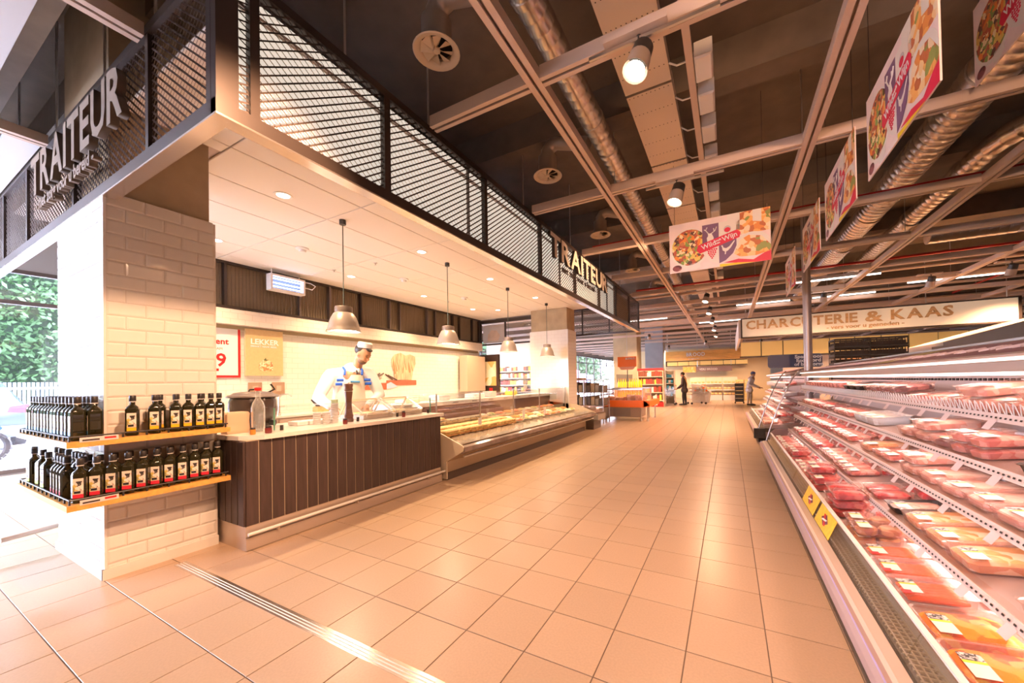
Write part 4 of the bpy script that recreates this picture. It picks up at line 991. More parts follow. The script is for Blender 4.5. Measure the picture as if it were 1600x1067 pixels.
for z in (.12, .5, .9, 1.28): MB().box(-4.52, -3.28, 10.68, 11.32, z, z+.025).build('shelf', 'steel', rk)
random.seed(5)
for z in (.145, .525, .925):
    for q in range(9):
        x = -4.47 + q*.13; h = random.uniform(.2, .32)
        obj1(MB().cbox(x, x+.11, 10.72, 11.25, z+.001, z+h, .015), 'packed_bag', mat(['bagtan', 'baggrey', 'bagdark'][q % 3], [(.55, .45, .30), (.42, .40, .36), (.14, .12, .11)][q % 3], .6), ['tan', 'grey', 'dark'][q % 3] + ' folded bag packed upright on the grey wire rack', 'bag', 'bags on the wire rack')
obj1(MB().cbox(-4.5, -4.0, 10.75, 11.2, 1.306, 1.36, .01), 'flat_box', 'woodboard', 'flat brown box lying on top of the grey wire rack', 'box')
# ================================================================ CHILLED MEAT SHELVES
SH = [(.80, .480, .12), (.88, .700, .11), (.93, .895, .11), (.98, 1.100, .15)]      # front x, front z, slope
def shelf_z(k, x): return SH[k][1] + (x - SH[k][0])*SH[k][2] if k >= 0 else .335 + (x-.60)*.10
mat('shelfplate', (.36, .27, .24), .35, metal=.3); mat('mauve', (.45, .34, .34), .35); mat('bumpwhite', (.66, .55, .50), .35)
mat('inner', (.55, .47, .44), .35, metal=.3); mat('flag', (.80, .66, .66), .45); mat('glassdeck', (.62, .55, .50), .2, metal=.3)
def chiller(y0, y1, name, label, flags, full=True):
    t = thing(name, label, 'chilled shelving', (.9, (y0+y1)/2, 0))
    MB().box(.50, 1.45, y0, y1, 0, .085).build('kick_base', 'rubber', t)
    MB().prism([(.50, .085), (.515, .20), (1.45, .20), (1.45, .085)], y0, y1, 'y').build('lower_panel', 'mauve', t)
    MB().prism([(.435, .175), (.42, .20), (.42, .245), (.435, .268), (.455, .270), (.50, .215), (.50, .175)], y0, y1, 'y').build('bumper', 'mauve', t)
    MB().prism([(.455, .270), (.47, .276), (.512, .276), (.515, .20), (.50, .20), (.50, .215)], y0, y1, 'y').build('sill', 'bumpwhite', t)
    MB().tube([(.436, y0, .269), (.436, y1, .269)], .0035, 6).build('trim_line', mat('violet', (.45, .40, .75), .3), t)
    MB().box(.525, 1.36, y0, y1, .20, .275).build('tub', mat('tubdark', (.12, .09, .06), .5), t)
    g = MB(); n_ = int((y1-y0)/.028)
    for k in range(n_): g.box(.525, .60, y0+k*.028, y0+k*.028+.007, .290, .296)
    for k in range(4): g.box(.53+k*.022, .535+k*.022, y0, y1, .292, .298)
    tag(g.build('air_grille', mat('grille', (.52, .46, .34), .35, metal=.5), t), kind='stuff')
    MB().prism([(.60, .20), (.60, .33), (1.38, .41), (1.38, .20)], y0+.01, y1-.01, 'y').build('deck', 'inner', t)
    nseg = max(1, int((y1-y0)/1.25))
    for k in range(nseg):
        a, b_ = lerp(y0, y1, k/nseg)+.004, lerp(y0, y1, (k+1)/nseg)-.004
        p = MB().prism([(.514, .276), (.522, .276), (.573, .402), (.565, .404)], a, b_, 'y').build('front_glass', glassmat('frontglass', (.93, .92, .86), .08, dens=.03), t)
    MB().prism([(.560, .402), (.578, .402), (.580, .412), (.560, .412)], y0, y1, 'y').build('glass_cap', 'white', t)
    MB().box(1.36, 1.40, y0, y1, .3, 1.42).build('rear_panel', mat('rearpanel', (.50, .44, .45), .4, metal=.2), t)
    h = MB()
    for k in range(int((y1-y0)/.05)): h.box(1.354, 1.361, y0+k*.05+.01, y0+k*.05+.035, 1.235, 1.25)
    tag(h.build('rear_slot', 'rubber', t), kind='stuff')
    MB().box(1.40, 1.50, y0, y1, 0, 1.40).build('rear_body', 'lightgrey', t)
    for q, (fx, fz, sl) in enumerate(SH):
        L = 1.36 - fx
        s = MB().prism([(fx, fz-.014), (fx, fz), (1.36, fz+L*sl), (1.36, fz+L*sl-.014)], y0+.03, y1-.03, 'y').build('shelf', 'shelfplate', t)
        MB().prism([(fx-.012, fz-.022), (fx-.004, fz+.012), (fx, fz+.012), (fx-.004, fz-.024)], y0+.03, y1-.03, 'y').build('price_rail', mat('pricerail', (.78, .66, .63), .35), s)
        pr = MB()
        for k in range(int((y1-y0)/.03)):
            y = y0+.04+k*.03; pr.add([(fx-.0115, y, fz-.008), (fx-.0115, y+.014, fz-.008), (fx-.009, y+.014, fz-.001), (fx-.009, y, fz-.001)], [(0, 1, 2, 3)])
        tag(pr.build('rail_hole', 'rubber', s), kind='stuff')
        MB().add([(fx+.002, y0+.04, fz+.004), (fx+.002, y1-.04, fz+.004), (fx-.006, y1-.04, fz+.052), (fx-.006, y0+.04, fz+.052)], [(0, 1, 2, 3)]).build('clear_fence', 'traycl' if q == 3 else 'film', s)
        if q == 3:
            w = MB(); yy = y0+.06
            while yy < y1-.08:
                w.tube([(fx-.004, yy, fz+.012), (fx-.012, yy+.008, fz+.05), (fx-.012, yy+.022, fz+.058), (fx-.004, yy+.032, fz+.012)], .0022, 4, False); yy += .042
            tag(w.build('wire_loop', 'white', s), kind='stuff')
        yy = y0 + .25 + q*.07
        while yy < y1 - .1:
            MB().add([(fx-.012, yy, fz-.014), (fx-.012, yy+.052, fz-.014), (fx-.034, yy+.056, fz-.052), (fx-.034, yy+.004, fz-.052), (fx-.014, yy, fz-.016), (fx-.014, yy+.052, fz-.016), (fx-.036, yy+.056, fz-.054), (fx-.036, yy+.004, fz-.054)],
                     [(0, 1, 2, 3), (4, 7, 6, 5)]).build('price_flag', 'flag', s)
            yy += flags * random.choice((1, 1, 1.35, .8))
    # canopy
    MB().prism([(.98, 1.283), (.98, 1.325), (1.02, 1.325), (1.40, 1.40), (1.42, 1.40), (1.42, 1.30), (1.02, 1.300), (1.0, 1.283)], y0, y1, 'y').build('canopy', mat('canopyface', (.42, .33, .28), .35), t)
    MB().prism([(.972, 1.326), (.970, 1.342), (.980, 1.352), (1.40, 1.455), (1.41, 1.40), (1.02, 1.326)], y0, y1, 'y').build('canopy_top', mat('canopytop', (.78, .58, .50), .35), t)
    MB().box(.964, .971, y0+.01, y1-.01, 1.327, 1.340).build('glint_strip', mat('strip', (1, .92, .88), .4, emit=1.1, ecol=(1, .90, .84)), t)  # glowing strip stands in for a lamp's reflection on bright trim
    MB().tube([(1.385, y0, 1.462), (1.385, y1, 1.462)], .008, 6).build('top_rail', 'white', t)
    bn = MB(); bn.add([(1.02, y0+.02, 1.3635), (1.37, y0+.02, 1.4495), (1.37, y1-.02, 1.4495), (1.02, y1-.02, 1.3635)], [(0, 1, 2, 3)])
    b_ = bn.build('banner', mat('bannerpink', (.42, .22, .22), .5, noise=.12, nscale=4), t)
    MB().tube([(1.06, y0+.05, 1.278), (1.06, y1-.05, 1.278)], .011, 6).build('lamp_tube', mat('meattube', (1, .8, .75), .5, emit=3, ecol=(1, .80, .74)), t)
    return t, b_
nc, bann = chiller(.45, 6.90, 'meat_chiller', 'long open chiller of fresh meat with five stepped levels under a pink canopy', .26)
sq = MB(); random.seed(11)
def onban(u, y): return (1.02+u*.35, y, 1.3645+u*.086)
yy = .6
while yy < 6.7:
    if not 3.6 < yy < 3.95:
        n_ = random.randint(3, 6); pts = []
        for k in range(n_*2): pts.append(onban(.42 + (.16 if k % 2 else -.16)*random.uniform(.6, 1), yy + k*.022))
        sq.tube(pts, .006, 4, False); yy += n_*.044
    yy += .05
tag(sq.build('chalk_scribble', mat('chalkpink', (.80, .60, .56), .6), bann), kind='stuff')
MB().add([onban(.03, 3.60), onban(.97, 3.60), onban(.97, 3.98), onban(.03, 3.98)], [(0, 1, 2, 3)]).build('yellow_card', mat('mustard', (.72, .55, .22), .5), bann).location.z += .002
# bent tube end frame with its glass
def endframe(par, y, dx=0):
    pts = [(.50+dx, y, .24), (.549+dx, y, .414), (.615+dx, y, .63), (.69+dx, y, .84), (.80+dx, y, 1.10), (.87+dx, y, 1.25), (.93+dx, y, 1.345), (.985+dx, y, 1.39)]
    MB().tube(pts, .010, 8).build('end_tube', mat('tubegrey', (.50, .44, .41), .25, metal=.7), par, True)
    MB().prism([(p[0], p[2]) for p in pts] + [(1.40+dx, 1.44), (1.40+dx, .24)], y-.003, y+.003, 'y').build('end_glass', 'glass', par)
endframe(nc, 6.92)
MB().prism([(.56, .29), (.57, .42), (.62, .47), (.80, .48), (1.36, .50), (1.36, .29)], 6.86, 6.90, 'y').build('end_plate', mat('endbrown', (.16, .09, .08), .4), nc)
random.seed(21)
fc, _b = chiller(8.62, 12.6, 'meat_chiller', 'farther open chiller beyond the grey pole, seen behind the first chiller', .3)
endframe(fc, 8.60)
MB().cbox(.42, .62, 8.52, 8.62, .08, .275, .01).build('bumper_end', 'black', fc)
for k, (ya, yb) in enumerate([(2.82, 3.22), (3.28, 3.70)]):
    t = thing('shelf_poster', ['yellow poster with a bow-tied emblem stuck on the chiller front glass, nearer one', 'yellow poster with a bow-tied emblem stuck on the chiller front glass, farther one'][k], 'poster', (.53, ya, .34))
    n0, n1 = Vector((.514, 0, .282)), Vector((.562, 0, .398)); nn = Vector((-.93, 0, .36))*.002
    def q(u, v, d=1): p = n0.lerp(n1, v); return (p.x+nn.x*d, lerp(ya, yb, u), p.z+nn.z*d)
    MB().add([q(0, 0), q(1, 0), q(1, 1), q(0, 1), q(0, 0, .3), q(1, 0, .3), q(1, 1, .3), q(0, 1, .3)], [(0, 1, 2, 3), (4, 7, 6, 5), (0, 4, 5, 1), (1, 5, 6, 2), (2, 6, 7, 3), (3, 7, 4, 0)]).build('sheet', mat('posteryellow', (.92, .58, .06), .5, noise=.12, nscale=30), t)
    MB().add([q(.30, .5, 1.6), q(.5, .22, 1.6), q(.72, .5, 1.6), q(.5, .80, 1.6)], [(0, 1, 2, 3)]).build('emblem', mat('plum', (.22, .06, .10), .5), t)
    MB().add([q(.38, .28, 2.2), q(.46, .24, 2.2), q(.64, .74, 2.2), q(.56, .78, 2.2)], [(0, 1, 2, 3)]).build('ribbon', 'red', t)
    MB().add([q(.36, .62, 2.6), q(.42, .50, 2.6), q(.66, .40, 2.6), q(.60, .52, 2.6)], [(0, 1, 2, 3)]).build('ribbon_text', 'paper', t)

# ---- packs: clear tray, contents, film, stickers
def meatmat(n, cols, sc=28): return speckle(n, cols, sc, .3)
meatmat('m_pink', [(.80, .24, .18), (.86, .36, .27), (.72, .17, .13), (.88, .50, .40)])
meatmat('m_pale', [(.88, .50, .38), (.90, .62, .50), (.82, .40, .30), (.90, .70, .58)])
meatmat('m_red', [(.60, .02, .03), (.70, .05, .05), (.46, .01, .02), (.78, .16, .13)])
meatmat('m_orange', [(.88, .22, .01), (.92, .36, .02), (.78, .12, .01), (.90, .50, .06)])
meatmat('m_brown', [(.50, .20, .08), (.62, .30, .12), (.42, .14, .06), (.70, .38, .18)])
meatmat('m_dark', [(.20, .05, .06), (.30, .09, .09), (.14, .04, .05), (.40, .16, .14)])
meatmat('m_cream', [(.90, .74, .50), (.86, .66, .42), (.92, .82, .64), (.84, .58, .36)])
meatmat('m_green', [(.85, .86, .80), (.45, .62, .12), (.86, .80, .74), (.80, .55, .45)], 12)
mat('sticker_yel', (.85, .80, .05), .5)
def pack(kind, L, Wd, H, contents, extra='flat', traym='traycl', st='sticker_yel'):
    t = thing('meat_pack', 'x', 'meat pack')
    a, b_ = L/2, Wd/2                     # L along x (depth), W along y
    def ring(k, z, c=.02): return [(-a+k+c, -b_+k, z), (a-k-c, -b_+k, z), (a-k, -b_+k+c, z), (a-k, b_-k-c, z), (a-k-c, b_-k, z), (-a+k+c, b_-k, z), (-a+k, b_-k-c, z), (-a+k, -b_+k+c, z)]
    m = MB(); rings = [ring(.016, 0), ring(.012, .004), ring(.006, H-.004), ring(0, H-.002), ring(0, H)]
    vs = [p for r_ in rings for p in r_]; fs = [tuple(range(7, -1, -1))]
    for i in range(len(rings)-1):
        for j in range(8): q_ = i*8+j; w = i*8+(j+1) % 8; fs.append((q_, w, w+8, q_+8))
    m.add(vs, fs); m.build('tray', traym, t, True)
    c = MB(); k = .018
    if extra == 'flat':
        r0 = ring(k+.004, .004); r1 = ring(k, H*.62); r2 = ring(k+.018, H*.86)
        c.add(r0+r1+r2, [tuple(range(7, -1, -1)), tuple(range(16, 24))] + [(i*8+j, i*8+(j+1) % 8, i*8+8+(j+1) % 8, i*8+8+j) for i in range(2) for j in range(8)])
        c.build('meat', contents, t, True)
    elif extra == 'sausage':
        n_ = 6
        for i in range(n_):
            y = -b_+k+.012+(Wd-2*k-.024)*i/(n_-1)
            MB().tube([(-a+.03, y, H*.45), (-a+.05, y, H*.5), (a-.05, y, H*.5), (a-.03, y, H*.45)], .0125, 8, True, [.006, .0125, .0125, .006]).build('sausage', contents, t, True)
    elif extra == 'patty':
        for i in (-1, 1): MB().lathe([(.045, .004), (.05, .012), (.05, H*.6), (.04, H*.8)], (i*.05, 0, 0), 16).build('patty', contents, t, True)
    elif extra == 'strip':
        for i in range(3):
            y = -b_+k+.005+(Wd-2*k-.01)*(i+.5)/3
            MB().cbox(-a+.025, a-.025, y-.02, y+.02, .004, H*.8, .008).build('meat', contents, t)
    MB().add([(-a, -b_, H+.0006), (a, -b_, H+.0006), (a, b_, H+.0006), (-a, b_, H+.0006)], [(0, 1, 2, 3)]).build('film', 'film', t)
    if st:
        z = H + .0016
        MB().box(-a+.025, -a+.025+.055, -b_+.02, -b_+.085, z, z+.0006).build('sticker', 'paper', t)
        MB().box(-a+.025, -a+.025+.055, -b_+.085, -b_+.098, z, z+.0006).build('sticker_band', st, t)
        MB().box(-a+.025, -a+.025+.055, -b_+.098, min(b_-.01, -b_+.135), z, z+.0006).build('sticker_picture', speckle('stickpic', [(.05, .05, .05), (.5, .5, .5), (.15, .14, .14), (.75, .72, .70)], 70), t)
    t['desc'] = kind; t['L'] = L; t['W'] = Wd; t['H'] = H; t['n'] = 0
    return t
PK = {
 'pink': pack('clear tray of pink minced meat', .20, .15, .048, 'm_pink'),
 'pale': pack('large clear tray of pale chicken meat', .27, .20, .055, 'm_pale'),
 'strip': pack('clear tray of pink meat strips', .22, .15, .045, 'm_pink', 'strip'),
 'red': pack('clear tray of deep red beef', .20, .15, .052, 'm_red', 'flat', 'traycl', None),
 'redst': pack('labelled clear tray of red beef', .20, .15, .05, 'm_red'),
 'marin': pack('clear tray of orange marinated meat', .25, .21, .06, 'm_orange'),
 'sausage': pack('clear tray of bright orange sausages', .24, .18, .055, mat('m_saus', (.92, .13, .01), .3, noise=.15, nscale=30), 'sausage', 'traycl', 'yellow'),
 'patty': pack('clear pack of two browned burgers', .22, .14, .05, 'm_brown', 'patty'),
 'wing': pack('large clear tray of spiced orange chicken wings', .28, .22, .058, meatmat('m_wing', [(.86, .42, .16), (.90, .58, .32), (.78, .30, .10), (.92, .70, .48)], 22)),
 'black': pack('black-rimmed tray of pale meat', .24, .18, .04, 'm_pale', 'flat', 'black'),
 'dark': pack('clear tray of dark smoked meat', .22, .17, .045, 'm_dark'),
 'cream': pack('large clear tray of creamy yellow chicken', .28, .22, .055, 'm_cream'),
 'carton': pack('white and green carton-sleeved tray of meat', .24, .17, .06, 'm_green', 'flat', 'white'),
}
# sleeve of the branded sausage sticker
MB().box(-.105, -.075, -.085, -.055, .0572, .0578).build('red_sticker', 'red', PK['sausage'])
LV = ['bottom deck', 'lowest shelf', 'second shelf up', 'third shelf up', 'top shelf']
def place(kind, lv, x, y, dz=0.0, cab='the near chiller', rz=None, ex=''):
    p = PK[kind]; first = p['n'] == 0
    if first: o = p; p['n'] = 1
    else: o = copy_tree(p)
    k = lv - 1; sl = SH[k][2] if k >= 0 else .10
    L = p['L']; z = shelf_z(k, x) + dz + .002
    o.location = (x, y, z + abs(L/2*0)); o.rotation_euler = (0, -math.atan(sl), random.uniform(-.05, .05) if rz is None else rz)
    lb = f"{p['desc']}, {LV[lv]} of {cab.replace('the ', '')}{ex}"
    o['label'] = lb; o['group'] = f"{p['desc']}, {LV[lv]}, {cab}"
    for key in ('desc', 'L', 'W', 'H', 'n'):
        if o is not p and key in o: del o[key]
def run(lv, segs, x0, depth, cab='the near chiller'):
    """segs: (kind, y from, y to, rows, stack)"""
    for kind, ya, yb, rows, stack in segs:
        p = PK[kind]; w = p['W']+.010; L = p['L']+.010; n_ = max(1, int((yb-ya)/w))
        for i in range(n_):
            for r_ in range(rows):
                x = x0 + p['L']/2 + r_*L
                if x + p['L']/2 > 1.35: continue
                once = sum(1 for q in segs if q[0] == kind) == 1
                ex = ((', front row', ', second row', ', third row')[r_] if rows > 1 else '') + ((', closest' if i == 0 else ', farthest' if i == n_-1 else '') if once and stack == 1 and n_ > 1 else '')
                for s in range(stack):
                    if stack > 1 and s == stack-1 and random.random() < .15: continue
                    place(kind, lv, x + random.uniform(-.004, .004) + s*.002, ya + w*(i+.5), s*(p['H']+.004), cab, None, ex + (('', ', underneath', ', in mid-stack', ', on top')[0 if stack == 1 else 1 if s == 0 else 3 if s == stack-1 else 2]))
random.seed(9)
run(0, [('marin', 1.30, 2.0, 2, 1), ('sausage', 2.02, 2.60, 2, 1), ('patty', 2.62, 3.06, 3, 2), ('red', 3.10, 3.45, 3, 3), ('redst', 3.75, 4.25, 3, 3), ('pink', 4.25, 5.0, 3, 1), ('redst', 5.0, 5.6, 3, 2), ('pink', 5.6, 6.1, 3, 1), ('redst', 6.1, 6.75, 3, 1)], .60, .7)
run(1, [('cream', 1.6, 2.06, 2, 1), ('wing', 2.08, 2.78, 2, 1), ('black', 2.80, 3.16, 1, 1), ('strip', 3.72, 4.2, 2, 1), ('pink', 4.2, 5.0, 2, 1), ('redst', 5.0, 5.35, 2, 1), ('strip', 5.35, 6.1, 2, 1), ('redst', 6.1, 6.4, 2, 1), ('strip', 6.4, 6.80, 2, 1)], .82, .5)
run(2, [('pale', 1.75, 2.6, 1, 1), ('pale', 2.62, 3.2, 1, 2), ('strip', 3.22, 3.55, 2, 1), ('wing', 3.60, 4.0, 1, 1), ('pink', 4.1, 4.8, 2, 1), ('redst', 4.8, 5.3, 2, 1), ('strip', 5.3, 6.1, 2, 1), ('redst', 6.1, 6.8, 2, 1)], .90, .4)
run(3, [('black', 1.9, 2.28, 1, 1), ('pink', 2.3, 2.62, 1, 2), ('dark', 2.62, 2.8, 2, 1), ('pale', 2.82, 3.25, 1, 2), ('carton', 3.62, 4.3, 2, 1), ('strip', 4.3, 5.1, 2, 1), ('dark', 5.1, 5.5, 2, 1), ('redst', 5.5, 6.1, 2, 1), ('pink', 6.1, 6.8, 2, 1)], .95, .4)
run(4, [('pale', 1.8, 3.05, 1, 2), ('strip', 3.05, 3.35, 1, 2), ('dark', 3.35, 4.1, 1, 2), ('black', 4.1, 4.8, 1, 2), ('pink', 4.8, 6.8, 1, 2)], .99, .4)
fcab = 'the far chiller'
for lv, x0 in ((0, .60), (1, .82), (2, .90), (3, .95), (4, .99)):
    run(lv, [(random.choice(('pink', 'dark', 'pale', 'carton', 'redst')), 8.7+q*.62, 9.3+q*.62, 2, 1) for q in range(6)], x0, .4, fcab)
for p in PK.values():
    if p['n'] == 0: raise RuntimeError('unused pack ' + p['desc'])
    for key in ('desc', 'L', 'W', 'H', 'n'): del p[key]
# meat lamps under the canopies, plus fill strips added below each shelf
def striplight(y0, y1, x, z, p, tilt=-20, vis=True):
    o = lamp('AREA', (x, (y0+y1)/2, z), p, (1, .62, .52), None, size=.03, sy=y1-y0-.1); o.rotation_euler = (0, math.radians(tilt), 0)
for ya, yb, par, pw in ((.45, 6.90, nc, 1.0), (8.62, 12.6, fc, .7)):
    striplight(ya, yb, 1.08, 1.272, 10*pw, -10)
    for (fx, fz, sl) in SH:
        MB().box(fx+.02, fx+.045, ya+.04, yb-.04, fz-.024, fz-.0165).build('fill_strip', 'meattube', par)  # strip and lamp added under each shelf to brighten the packs
        striplight(ya, yb, fx+.033, fz-.027, 7*pw, -14)
# ================================================================ HANGING FOOD SIGNS
mat('signpink', (.90, .74, .70), .5, noise=.06, nscale=6); mat('purple', (.20, .10, .18), .5); mat('signcream', (.86, .80, .72), .5); mat('ribbonred', (.70, .02, .06), .45)
stew = speckle('stew', [(.85, .25, .04), (.12, .05, .04), (.80, .55, .12), (.50, .10, .05), (.25, .35, .08), (.92, .72, .40), (.60, .22, .08)], 32)
roast = speckle('roast', [(.92, .45, .12), (.95, .62, .28), (.80, .28, .06), (.55, .15, .05), (.96, .75, .50), (.30, .32, .08)], 22)
def food_sign():
    t = thing('food_sign', 'x', 'hanging sign')
    MB().box(-.5, .5, -.004, .004, -.28, .28).build('board', 'signpink', t)
    def flat(name, poly, m_, d): return MB().prism(poly, -.0042-d*.0006, -.0036-d*.0006, 'y').build(name, m_, t)
    def ell(cx, cz, a, b_, n=22, t0=0, t1=2*PI): return [(cx+a*math.cos(t0+(t1-t0)*k/n), cz+b_*math.sin(t0+(t1-t0)*k/n)) for k in range(n)]
    flat('print_dish', ell(-.285, -.02, .205, .225), 'signcream', 1); flat('print_stew', ell(-.285, -.01, .188, .205), stew, 2)
    flat('print_handle', [(-.28, -.20), (-.18, -.19), (-.17, -.245), (-.22, -.27), (-.29, -.265)], 'signcream', 2)
    flat('print_berries', ell(-.42, -.23, .05, .035), 'm_dark', 3)
    flat('print_board', [(.10, .28), (.22, .28), (.22, .10), (.10, .10)], 'signcream', 1)
    flat('print_orange', [(.22, .28), (.50, .28), (.50, .04), (.16, .04), (.16, .16), (.22, .20)], roast, 1)
    flat('print_cloth', [(.34, .28), (.42, .28), (.42, .14), (.34, .16)], 'signcream', 2)
    flat('print_plate', ell(.33, -.08, .168, .13), 'signcream', 2); flat('print_roast', [(.16, -.16), (.22, -.02), (.30, .02), (.42, -.01), (.50, -.12), (.50, -.18), (.36, -.21), (.22, -.20)], roast, 3)
    flat('print_red', [(.06, -.24), (.20, -.22), (.34, -.25), (.50, -.16), (.50, -.28), (.30, -.28)], 'ribbonred', 3)
    flat('print_fold', [(.02, -.25), (.20, -.26), (.36, -.28), (.02, -.28)], 'yellow', 4)
    L_ = [(-.15, .21), (.015, .21), (.015, -.005), (-.15, -.05)]
    flat('shield_quarter', L_, 'purple', 4); flat('shield_quarter', [(.015, .21), (.185, .21), (.185, .06), (.015, 0)], 'signcream', 4)
    flat('shield_quarter', [(-.15, -.05), (.015, 0), (.015, -.24), (-.05, -.215), (-.12, -.16), (-.15, -.09)], 'signcream', 4)
    flat('shield_quarter', [(.015, 0), (.185, .06), (.185, -.07), (.15, -.15), (.08, -.215), (.015, -.24)], 'purple', 4)
    # stag, wine glass, grapes, pheasant
    flat('print_stag', [(-.10, .02), (-.105, .06), (-.09, .085), (-.095, .105), (-.075, .11), (-.055, .105), (-.045, .08), (-.035, .055), (-.04, .02)], 'signcream', 5)
    an = MB()
    for a in ([(-.085, .105), (-.115, .15), (-.10, .18)], [(-.108, .14), (-.13, .16)], [(-.06, .105), (-.02, .13), (-.005, .17)], [(-.03, .125), (-.035, .16)]): an.tube([(p[0], -.0075, p[1]) for p in a], .005, 4)
    an.build('print_antlers', 'signcream', t)
    flat('print_glass', ell(.10, .125, .036, .036) , 'lightgrey', 5); flat('print_wine', ell(.10, .115, .030, .026), 'ribbonred', 6); MB().box(.097, .103, -.0078, -.007, .06, .09).build('print_stem', 'lightgrey', t)
    gp = MB()
    for r_, n_ in enumerate((5, 4, 4, 3, 2, 1)):
        for k in range(n_): gp.prism(ell(-.055+(k-(n_-1)/2)*.022, -.075-r_*.019, .010, .009, 8), -.0082, -.0072, 'y')
    tag(gp.build('print_grape', 'ribbonred', t), kind='stuff')
    flat('print_pheasant', [(.035, -.05), (.05, -.045), (.06, -.075), (.085, -.085), (.115, -.07), (.165, -.01), (.17, -.02), (.13, -.085), (.10, -.115), (.085, -.12), (.08, -.15), (.07, -.15), (.072, -.12), (.05, -.105), (.045, -.07)], 'signcream', 5)
    ca, sa = math.cos(.27), math.sin(.27)
    def R_(u, v): return (.0+u*ca-v*sa, .0+u*sa+v*ca)
    flat('ribbon', [R_(-.20, -.05), R_(.21, -.045), R_(.235, 0), R_(.21, .045), R_(-.19, .045), R_(-.22, 0)], 'ribbonred', 7)
    for tx, u, v, sz in (('Wild', -.165, -.022, .075), ('houdt', -.030, .006, .030), ('van', -.018, -.022, .030), ('Wijn', .052, -.022, .075)):
        me = text_mesh(tx, sz, .001, bold=.0012); me.materials.clear(); me.materials.append(M('paper')); p = R_(u, v)
        link('sign_text', me, t, (p[0], -.0095, p[1]), (PI/2, -.27, 0))
    for x in (-.44, .44): MB().tube([(x, 0, .27), (x, 0, .27+1.25)], .0022, 4).build('wire', 'rubber', t)
    return t
fs_ = food_sign()
fs_.location = (-.08, 4.58, 2.785); fs_['label'] = 'food sign facing the viewer, with stag and pheasant shield and red Wild Wijn ribbon'; fs_['group'] = 'hanging food signs'
for k, (x, y, z, lb) in enumerate([(.90, 2.90, 2.92, 'food sign seen edge-on, nearest and largest of the row over the chiller'), (.90, 4.18, 2.92, 'food sign seen edge-on, second of the row over the chiller'), (.90, 5.45, 2.92, 'food sign seen edge-on, third of the row, just above the grey pole'), (.90, 7.1, 2.92, 'narrowest edge-on food sign, farthest of the row over the chiller')]):
    o = copy_tree(fs_); o.location = (x, y, z); o.rotation_euler = (0, 0, -PI/2); o['label'] = lb
o = copy_tree(fs_); o.location = (1.62, 3.35, 3.62); o.rotation_euler = (0, 0, -PI/2); o['label'] = 'food sign whose lower corner shows above the widest silver duct'

# ================================================================ FAR SHOP
po = thing('grey_pole', 'tall round grey pole standing between the two meat chillers', 'pole', (1.20, 7.7, 0))
MB().tube([(1.20, 7.72, 0), (1.20, 7.72, SLAB-.35)], .062, 16).build('pole', mat('polegrey', (.46, .38, .35), .3, metal=.3), po, True)
MB().lathe([(.12, 0), (.12, .02), (.065, .03)], (1.20, 7.72, 0), 16).build('base', 'steel', po)
sp = thing('shelf_sign', 'dark blue rounded sign of white bold text on top of the farther chiller', 'sign', (1.1, 9.0, 1.43))
def rrect(x0, x1, z0, z1, r, n=4):
    P = []
    for cx, cz, a0 in ((x1-r, z1-r, 0), (x0+r, z1-r, PI/2), (x0+r, z0+r, PI), (x1-r, z0+r, 1.5*PI)):
        P += [(cx+r*math.cos(a0+PI/2*k/n), cz+r*math.sin(a0+PI/2*k/n)) for k in range(n+1)]
    return P
MB().prism(rrect(.72, 1.62, 1.47, 1.735, .05), 8.99, 9.01, 'y').build('board', mat('navy', (.07, .08, .14), .4), sp)
for k, s in enumerate(('Spaar voor', 'luxe bord', 'of bakvorm')): put_text('sign_text', s, .092, .004, 'paper', sp, (1.40, 8.984, 1.65-k*.075), '-Y', bold=.003, align='CENTER', sx=1.1)
for x in (.9, 1.45): MB().box(x-.01, x+.01, 9.01, 9.03, 1.455, 1.52).build('foot', 'steel', sp)
# charcuterie sign
cs = thing('charcuterie_sign', 'long cream hanging sign reading CHARCUTERIE & KAAS in wooden letters', 'sign', (3.2, 13, 2.5))
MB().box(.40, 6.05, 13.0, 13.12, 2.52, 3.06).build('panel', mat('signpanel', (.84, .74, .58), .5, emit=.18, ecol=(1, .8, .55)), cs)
MB().box(.36, 6.10, 12.98, 13.14, 2.485, 2.52).box(.36, 6.10, 12.98, 13.14, 3.06, 3.09).box(.36, .40, 12.98, 13.14, 2.52, 3.06).box(6.05, 6.10, 12.98, 13.14, 2.52, 3.06).build('frame', 'bronze', cs)
letters('CHARCUTERIE', 2.62, .25, .03, (.50, 12.965, 2.745), '-Y', 'woodboard', cs, gap=.12)
letters('&', .36, .27, .03, (3.28, 12.965, 2.735), '-Y', 'woodboard', cs)
letters('KAAS', 1.16, .25, .03, (3.80, 12.965, 2.745), '-Y', 'woodboard', cs, gap=.12)
put_text('tagline', '- vers voor u gesneden -', .145, .02, 'woodboard', cs, (2.45, 12.98, 2.595), '-Y', bold=.003, sx=1.12)
for x in (.5, 2.5, 4.5, 5.9): MB().tube([(x, 13.06, 3.09), (x, 13.06, SLAB)], .01, 6).build('rod', 'steel', cs)
MB().box(.30, .36, 13.14, 19, 2.50, 3.08).build('side_panel', 'signcream', cs)
yp = thing('yellow_panel_band', 'row of warm yellow panels in dark frames below the cream sign', 'panels', (3, 15, 2))
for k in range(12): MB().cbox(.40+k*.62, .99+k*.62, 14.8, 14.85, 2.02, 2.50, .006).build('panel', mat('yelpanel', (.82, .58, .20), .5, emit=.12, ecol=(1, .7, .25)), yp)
MB().box(.36, 7.9, 14.78, 14.88, 1.97, 2.02).build('lower_rail', 'bronze', yp)
MB().box(.4, 8, 14.86, 14.9, 2.02, 2.5).build('backing', 'bronze', yp)
